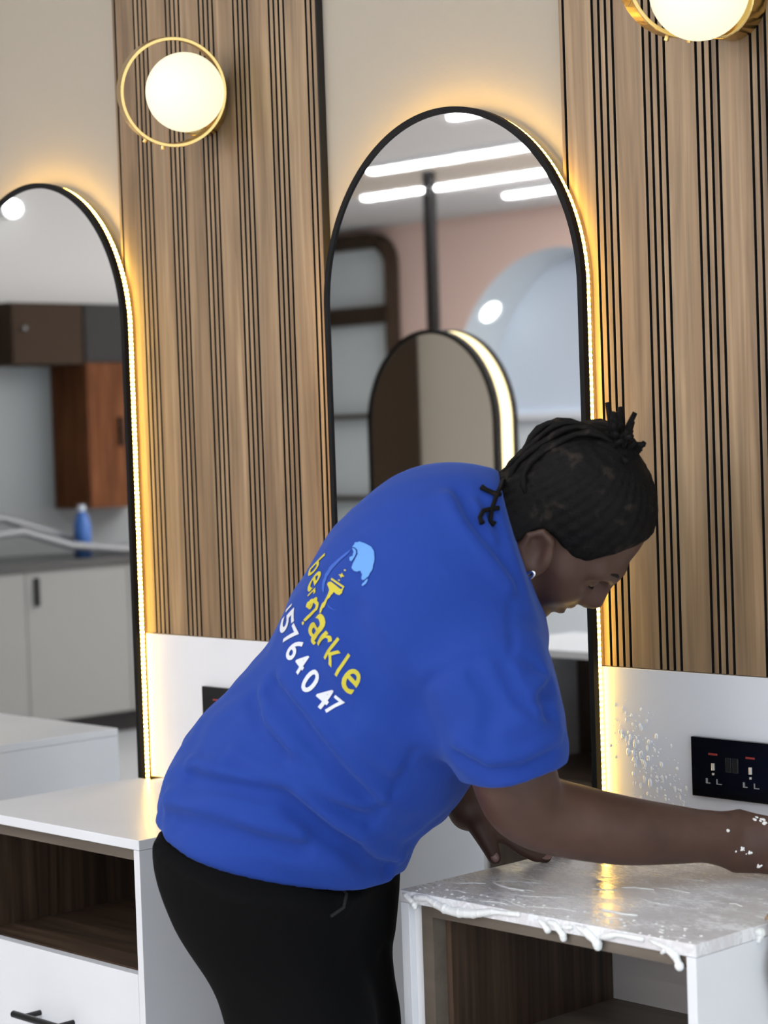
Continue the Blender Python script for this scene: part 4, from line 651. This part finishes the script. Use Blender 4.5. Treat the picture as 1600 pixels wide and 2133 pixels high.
def body_d(p):
    t = A_('torso').copy(); t[:, 3] -= .05
    d = chain_d(p, t, .02)
    d = smin(d, chain_d(p, PD['neck'], .03), .02)
    d = smin(d, chain_d(p, PD['pelvis']) + .05, .03)
    for k in ('leg_r', 'leg_l'): d = smin(d, chain_d(p, PD[k]) + .022, .03)
    for a, hnd in (('arm_r', 'hand_r'), ('arm_l', 'hand_l')):
        m = chain_d(p, PD[a], .01)
        for i, c in enumerate(PD[hnd]): m = smin(m, chain_d(p, c), .012 if i < 4 else .006)
        d = smin(d, m, .02)
    return smin(d, head_d(to_head(p)), .025)
def plane_d(p, pl): return (p - np.asarray(pl[0], np.float32)) @ np.asarray(pl[1], np.float32)
def folds_d(p, folds):
    o = np.zeros(len(p), np.float32)
    for amp, wd, pts in folds:
        c = np.asarray(pts, np.float32); best = None
        for i in range(len(c)-1):
            pa = p - c[i]; ba = c[i+1] - c[i]; t = np.clip(pa @ ba/float(ba @ ba), 0, 1); dd = pa - t[:, None]*ba
            g = (dd*dd).sum(1); best = g if best is None else np.minimum(best, g)
        L_ = 0
        o += amp*np.exp(-best/(wd*wd))
    return o
def shirt_core(p):
    d = chain_d(p, PD['torso'], .02)
    s = smin(chain_d(p, PD['sleeve_r'], .03), 9., 0)
    cu = plane_d(p, PD['cuff']); s = smax(s, cu, .006)
    l = chain_d(p, PD['sleeve_l'], .03)
    d = smin(smin(d, l, .06), s, .024)
    return d
def shirt_d(p):
    hm = plane_d(p, PD['hem'])                       # loose cloth ripples, stronger towards the hem
    a = p @ np.array([31., 22., 44.], np.float32); b = p @ np.array([-38., 45., 20.], np.float32); c = p @ np.array([12., -8., 70.], np.float32)
    rip = .0022*np.sin(a + 1.3*np.sin(b*.6)) + .0016*np.sin(c*1.1 + np.sin(a*.9)) + .001*np.sin(b*2.1 + 1.7*np.sin(c*.7))
    d = shirt_core(p) - np.maximum(folds_d(p, FOLDS), -.016) - rip*np.clip(1.25 + hm*2.2, .35, 1.3)
    d = smax(d, plane_d(p, PD['hem']), .008)
    return smax(d, plane_d(p, PD['collar']), .008)
def pants_d(p):
    d = chain_d(p, PD['pelvis']); d = smin(d, chain_d(p, PD['butt']), .08)
    d = smin(d, chain_d(p, PD['leg_r'], .03), .06); d = smin(d, chain_d(p, PD['leg_l'], .03), .05)
    d = d - folds_d(p, PFOLDS)
    hp = plane_d(p, PD['hem']); d = d + .05*np.clip(1 - (hp+.010)/.022, 0, 1)      # tucked under the shirt above the hem
    d = smax(d, -hp - .06, .01)
    return smax(d, .06 - p[:, 2], .01)
BUN = np.array([-.045, -.005, .104], np.float32)
def hair_d(p):
    q = to_head(p)
    d = ell_d(q, (-.016, 0, .030), (.106, .085, .099))
    d = smin(d, ell_d(q, (-.045, 0, -.02), (.062, .07, .06)), .03)
    d = smin(d, chain_d(q, [[-.018, -.02, -.040, .072], [-.055, -.058, -.108, .082]]), .02)
    # braids run from the hairline up to the knot
    v = q - BUN; az = np.arctan2(v[:, 1], v[:, 0] + .02*0); rr = np.sqrt((v*v).sum(1))
    rid = np.abs(np.cos(az*19 + .6*np.sin(rr*60)))
    d = d - .0026*rid*np.clip((rr-.012)/.03, 0, 1) - .0008*np.cos(rr*520)*rid
    # hairline: cut away the face, ears and neck
    fl = (q[:, 0]-.067)*.95 - (q[:, 2]-.05)*.31          # forehead plane
    sd_ = np.where(q[:, 0] > -.005, -q[:, 2] - .004 + (q[:, 0])*.10, -q[:, 2] - .004 + (q[:, 0]+.005)*2.2)
    d = smax(d, fl, .012)
    d = smax(d, sd_, .012)
    d = smin(d, chain_d(q, [[-.036, -.004, .098, .030], [-.050, -.005, .116, .022]]), .02)
    ear = ell_d(np.stack([q[:, 0], np.abs(q[:, 1]), q[:, 2]], 1), (.004, .092, -.028), (.027, .024, .030))
    return smax(d, -ear, .006)
# ------------------------------------------------------------------ the person
M['skin'] = mat('dark_skin', (.105, .052, .036), .5, 0, .35); add_var(M['skin'], [(.058, .028, .019), (.088, .044, .030)], 14, detail=5)
M['blue'] = mat('blue_jersey', (.0095, .041, .26), .85, 0, .25); add_bump(M['blue'], 900, .12, .0006, 2)
P(M['blue']).inputs['Sheen Weight'].default_value = .2; P(M['blue']).inputs['Sheen Tint'].default_value = (.3, .45, 1, 1)
M['trouser'] = mat('black_trouser_cloth', (.0035, .0034, .0036), .9, 0, .08)
M['hair'] = mat('black_braided_hair', (.0045, .004, .004), .7, 0, .12); add_var(M['hair'], [(.004, .0035, .0035), (.005, .0042, .004), (.034, .025, .019)], 42, detail=3, lo=.42, hi=.78); add_bump(M['hair'], 420, .5, .002, 3)
M['silver'] = mat('silver', (.85, .86, .88), .15, 1.0)
M['nail'] = mat('finger_nail', (.22, .12, .10), .3)
M['p_w'] = mat('white_print', (.66, .68, .72), .7); M['p_y'] = mat('yellow_print', (.52, .45, .03), .7)
M['p_b'] = mat('light_blue_print', (.11, .30, .66), .7); M['p_d'] = mat('mid_blue_print', (.03, .10, .45), .75)
person = empty('person', (.85, -.42, 0), 'person in blue t-shirt and black trousers bending over to wipe the wet cabinet', 'person')
def grow(name, fn, lo, hi, h, m, it=2):
    v, f = surface_nets(fn, lo, hi, h); v = smooth_mesh(v, f, it)
    return np_obj(name, v, f, m, person), v, f
def sub(o, par):
    o.parent = par; o.matrix_parent_inverse = par.matrix_parent_inverse.inverted() @ Matrix.Translation(-Vector(person.location))
    o.matrix_parent_inverse = Matrix.Identity(4); return o
body, _, _ = grow('body', body_d, (.58, -.86, .05), (1.62, .0, 1.46), .0042, M['skin'], 1)
shirt, sv, sf = grow('shirt', shirt_d, (.55, -.90, .55), (1.50, .0, 1.50), .0050, M['blue'], 1)
shirt['label'] = 'bright blue t-shirt with print on the back'
pants, _, _ = grow('trousers', pants_d, (.50, -.92, .0), (1.32, .0, 1.05), .0075, M['trouser'], 2)
pants['label'] = 'plain black trousers'
hair, _, _ = grow('hair', hair_d, (1.05, -.50, 1.06), (1.52, .0, 1.52), .0032, M['hair'], 1)
hair['label'] = 'black braided hair tied up in a knot'
bm = bmesh.new(); tube(bm, POCKET, .0022, 8); pk = obj('pocket_edge', bm, mat('pocket_edge_cloth', (.008, .008, .0085), .9), person, smooth=True); sub(pk, pants)  # pocket edge in a slightly lighter tone than the trousers
# shoes
for k, ch in enumerate(('leg_r', 'leg_l')):
    an = Vector(PD[ch][-1][:3]); fw = Vector((.62, .55, 0)).normalized(); an.z = 0
    pts = [an - fw*.06 + Vector((0, 0, .042)), an + Vector((0, 0, .045)), an + fw*.08 + Vector((0, 0, .04)), an + fw*.15 + Vector((0, 0, .032))]
    cc = [[*p, r] for p, r in zip(pts, (.04, .044, .044, .031))]; lo = [min(p[i] for p in pts)-.07 for i in range(3)]; hi = [max(p[i] for p in pts)+.07 for i in range(3)]
    v, f = surface_nets(lambda p: smax(chain_d(p, cc, .01), .002-p[:, 2], .004), lo, hi, .006); np_obj('shoe', v, f, M['trouser'], person)
# ---- print on the shirt: letters follow the cloth
BV = BVHTree.FromPolygons([tuple(x) for x in sv], [tuple(int(i) for i in q) for q in sf])
def snap_bm(bm, off=.0012, maxlen=.006):
    bmesh.ops.triangulate(bm, faces=bm.faces[:])
    for _ in range(4):
        ed = [e for e in bm.edges if e.calc_length() > maxlen]
        if not ed: break
        bmesh.ops.subdivide_edges(bm, edges=ed, cuts=1, use_grid_fill=False); bmesh.ops.triangulate(bm, faces=bm.faces[:])
    for v in bm.verts:
        loc, nor, _, _ = BV.find_nearest(v.co)
        if loc is not None: v.co = loc + nor*off
def glyph(c, off):
    cu = bpy.data.curves.new('glyph', 'FONT'); cu.body = c; cu.resolution_u = 4; cu.offset = off
    o = bpy.data.objects.new('glyph', cu); COL.objects.link(o)
    dg = bpy.context.evaluated_depsgraph_get(); me = bpy.data.meshes.new_from_object(o.evaluated_get(dg))
    co = [v.co.copy() for v in me.vertices]; fa = [tuple(p.vertices) for p in me.polygons]
    bpy.data.objects.remove(o); bpy.data.curves.remove(cu); bpy.data.meshes.remove(me)
    return co, fa
lines = {'w': [c for c in CHARS if c[4] == 'w'], 'y': [c for c in CHARS if c[4] == 'y']}
for key, row in lines.items():
    for i, (c, pb, pt, kind, _) in enumerate(row):
        co, fa = glyph(c, .02 if key == 'w' else .010); ym = max(v.y for v in co); xm = (max(v.x for v in co)+min(v.x for v in co))/2
        pb = Vector(pb); pt = Vector(pt); up = (pt-pb)/ym
        a = Vector(row[max(i-1, 0)][1]); b = Vector(row[min(i+1, len(row)-1)][1]); tx = (b-a).normalized()
        wd = up.length*(.92 if key == 'w' else (.66 if i < 4 else .86))
        tx = (tx - up.normalized()*tx.dot(up.normalized())*.5).normalized()
        bm = bmesh.new(); vs = [bm.verts.new(pb + tx*(v.x-xm)*wd + up*v.y) for v in co]
        for f in fa:
            try: bm.faces.new([vs[k] for k in f])
            except ValueError: pass
        snap_bm(bm)
        sub(obj('print_letter', bm, M['p_'+key], person), shirt)
for name, col, pts in SHAPES:
    bm = bmesh.new(); vs = [bm.verts.new(p) for p in pts]
    ed = [bm.edges.new((vs[i], vs[(i+1) % len(vs)])) for i in range(len(vs))]
    bmesh.ops.triangle_fill(bm, edges=ed, use_beauty=True)
    snap_bm(bm, .0014 if col != 'd' else .001)
    sub(obj(name, bm, M['p_'+col], person), shirt)
# ---- braids, ear stud, brows, nails
def hv(x, y, z): return Vector(from_head((x, y, z)))
rng = random.Random(3)
for i in range(22):      # short twisted ends bursting from the knot
    a = rng.uniform(0, 2*math.pi); t = rng.uniform(.35, 1.0); ln = rng.uniform(.032, .052)
    d0 = Vector((math.cos(a)*t*.75-.5, math.sin(a)*t*.9-.15, .85)).normalized()
    b0 = Vector((-.048, -.005, .114)) + Vector((math.cos(a), math.sin(a), 0))*.014*t
    cv = Vector((rng.uniform(-1, 1), rng.uniform(-1, 1), rng.uniform(-.6, .3)))*.018
    pts = [hv(*(b0 + d0*ln*s + cv*s*s)) for s in (0, .25, .5, .75, 1)]
    bm = bmesh.new(); tube(bm, pts, [.0056, .005, .0044, .0042, .0036], 7); sub(obj('braid', bm, M['hair'], person, smooth=True), hair)
for i in range(7):       # plaits drawn up the back of the head, standing a little off it
    y0 = -.075 + i*.022; pts = []
    for s in np.linspace(0, 1, 14):
        th = math.radians(215 - 118*s)      # sweep in the x-z plane from nape to knot
        y = y0*(1-s*.8); sc = math.sqrt(max(.05, 1-(y/.09)**2))
        rr = 1.02 + .05*math.sin(s*math.pi*3.5 + i)
        pts.append(hv(-.016 + .110*rr*sc*math.cos(th), y, .030 + .103*rr*sc*math.sin(th)))
    bm = bmesh.new(); tube(bm, pts, [.0042 + .0009*math.sin(k*2.2) for k in range(14)], 8); sub(obj('braid', bm, M['hair'], person, smooth=True), hair)
for PTS in LOOSE:        # loose ends over the collar
    bm = bmesh.new(); tube(bm, PTS, [.0032]*(len(PTS)-1)+[.0042], 8); sub(obj('braid', bm, M['hair'], person, smooth=True), hair)
bm = bmesh.new(); c0 = hv(.025, -.097, -.054); ring = []
for k in range(16):
    a = 2*math.pi*k/16; ring.append(c0 + Vector(HF)*.0032*math.cos(a) + Vector(HU)*.0075*math.sin(a))
tube(bm, ring, .0025, 8, closed=True); er = obj('earring', bm, M['silver'], person, smooth=True); er['label'] = 'small silver earring'
for sgn in (-1, 1):
    bm = bmesh.new(); tube(bm, [hv(.0965, sgn*.014, .018), hv(.0925, sgn*.028, .023), hv(.081, sgn*.044, .020)], [.0026, .0028, .002], 8); obj('eyebrow', bm, M['hair'], person, smooth=True)
    bm = bmesh.new(); tube(bm, [hv(.0865, sgn*.021, -.014), hv(.0895, sgn*.031, -.016), hv(.083, sgn*.041, -.014)], .0014, 6); obj('eyelashes', bm, M['hair'], person, smooth=True)
for tip, prev, nn in NAILS:
    tip = Vector(tip); dv = (tip-Vector(prev)).normalized(); nn = Vector(nn); nn = (nn-dv*nn.dot(dv)).normalized(); sdv = dv.cross(nn)
    bm = bmesh.new(); sphere(bm, (0, 0, 0), 1, 14, 8)
    for v in bm.verts: v.co = tip + dv*(v.co.x*.0085) + sdv*(v.co.y*.0064) + nn*(v.co.z*.0022)
    obj('finger_nail', bm, M['nail'], person, smooth=True)

# ------------------------------------------------------------------ water and suds
M['foam'] = mat('soap_foam', (.85, .86, .84), .45); add_bump(M['foam'], 500, .4, .001, 3)
M['drop'] = mat('water_drop', (.88, .90, .92), .06, 0, .8)
FY = -.4215
foam_ch = []
def fc(*p): foam_ch.append([[x, FY, z, r] for x, z, r in p])
fc((1.083, .747, .003), (1.092, .743, .004), (1.104, .736, .0045), (1.106, .731, .003))
fc((1.10, .744, .004), (1.13, .746, .005), (1.157, .738, .006), (1.18, .735, .006), (1.218, .737, .0065), (1.254, .745, .004), (1.30, .748, .003))
fc((1.335, .746, .003), (1.346, .741, .0045), (1.352, .735, .004)); fc((1.352, .746, .004), (1.366, .744, .005), (1.378, .733, .005), (1.379, .728, .0045)); fc((1.378, .742, .004), (1.392, .744, .003))
fc((1.40, .747, .003), (1.418, .742, .005), (1.436, .731, .006), (1.437, .726, .005)); fc((1.44, .738, .005), (1.47, .746, .004), (1.51, .746, .003))
fc((1.52, .747, .003), (1.548, .741, .004), (1.562, .733, .0055), (1.567, .724, .005), (1.568, .721, .0045)); fc((1.54, .733, .003), (1.545, .737, .003))
foam_ch.append([[1.594, -.30, .745, .004], [1.594, -.29, .742, .005], [1.594, -.295, .733, .003]])
rng = random.Random(11)
for k in range(26):      # streaks and clots left on the top
    x = rng.uniform(1.10, 1.57); y = rng.uniform(-.41, -.08); a = rng.uniform(-.25, .5); ln = rng.uniform(.01, .09); r = rng.uniform(.0008, .0018)
    if x + ln > 1.58: continue
    foam_ch.append([[x + ln*s*math.cos(a), min(-.05, y + ln*s*math.sin(a) + .004*math.sin(s*5+k)), ZT + .0003, r*(1-.5*abs(s-.5))] for s in (0, .33, .66, 1)])
for k in range(60):
    x = rng.uniform(1.09, 1.58); foam_ch.append([[x, rng.uniform(-.418, -.36), ZT, rng.uniform(.0012, .003)]])
bmf = bmesh.new()
for ch in foam_ch[:13]:
    pts = []
    P_ = [Vector(c[:3]) for c in ch]
    if len(P_) > 1:
        rs = [c[3] for c in ch]; P2 = [P_[0]]; R2 = [rs[0]*.4]
        for i in range(len(P_)-1):
            for t in (.33, .66, 1.0): P2.append(P_[i].lerp(P_[i+1], t)); R2.append((rs[i]+(rs[i+1]-rs[i])*t)*rng.uniform(.8, 1.2))
        tube(bmf, P2, R2, 9)
        for p, r in zip(P2, R2): sphere(bmf, p, r*rng.uniform(.95, 1.15), 10, 6)
for ch in foam_ch[13:]:
    if len(ch) > 1:
        n0 = len(bmf.verts); tube(bmf, [c[:3] for c in ch], [c[3] for c in ch], 7)
        bmf.verts.ensure_lookup_table()
        for v in bmf.verts[n0:]: v.co.z = ZT + (v.co.z-ZT)*.45
    else: sphere(bmf, ch[0][:3], ch[0][3], 8, 5, (1, 1, .5))
o = obj('soap_suds', bmf, M['foam'], None, smooth=True)
tag(o, 'white soap suds running over the front edge of the wet cabinet', 'foam', kind='stuff')
bmf = bmesh.new()
for x, y, z, r in HANDFOAM: sphere(bmf, (x, y, z), r, 10, 6, (1.2, .6, .6))
o = obj('soap_suds', bmf, M['foam'], None, smooth=True); tag(o, 'specks of white lather stuck to the wiping hand', 'foam', kind='stuff')
bm = bmesh.new()
for k in range(230):
    t = rng.random(); c = (1.135 + t*.12, .945 - t*.13)
    x = c[0] + rng.gauss(0, .022); z = c[1] + rng.gauss(0, .03) - .01
    if not (1.10 < x < 1.262 and .755 < z < 1.0): continue
    r = abs(rng.gauss(0, .0012)) + .0006; e_ = rng.uniform(1, 2.2) if r > .0016 else 1
    sphere(bm, (x, -.0045, z), r, 8, 5, (1, .55, e_))
o = obj('water_drops', bm, M['drop'], None, smooth=True); tag(o, 'water drops clinging to the white board beside the socket', 'water', kind='stuff')
# brown rag over the right edge of the wet cabinet
def rag():
    nu, nv = 26, 22; V = []; F = []
    for i in range(nu):
        for j in range(nv):
            a = i/(nu-1); b = j/(nv-1)
            s = a*.13 - .006                      # along the drape: negative on the top, positive hanging
            y = -.283 + b*.14 + .006*math.sin(a*9+b*3)
            w_ = .004*math.sin(b*19+a*4)+.003*math.sin(b*41+a*11)
            if s < 0: p = (1.6015 + s, y, ZT + .007 + w_*.8)
            else: p = (1.6035 + w_*.8+.004, y, ZT + .006 - s)
            V.append(p)
    for i in range(nu-1):
        for j in range(nv-1):
            k = i*nv+j; F.append((k, k+1, k+nv+1, k+nv))
    m = mat('brown_rag', (.30, .19, .10), .95); add_var(m, [(.2, .12, .06), (.42, .29, .17)], 60)
    o = obj('cleaning_rag', (V, F), m, None, smooth=True)
    sd = o.modifiers.new('thick', 'SOLIDIFY'); sd.thickness = .003; sd.offset = 0
    tag(o, 'frayed brown cleaning rag hanging over the right edge of the wet cabinet', 'cloth')
rag()
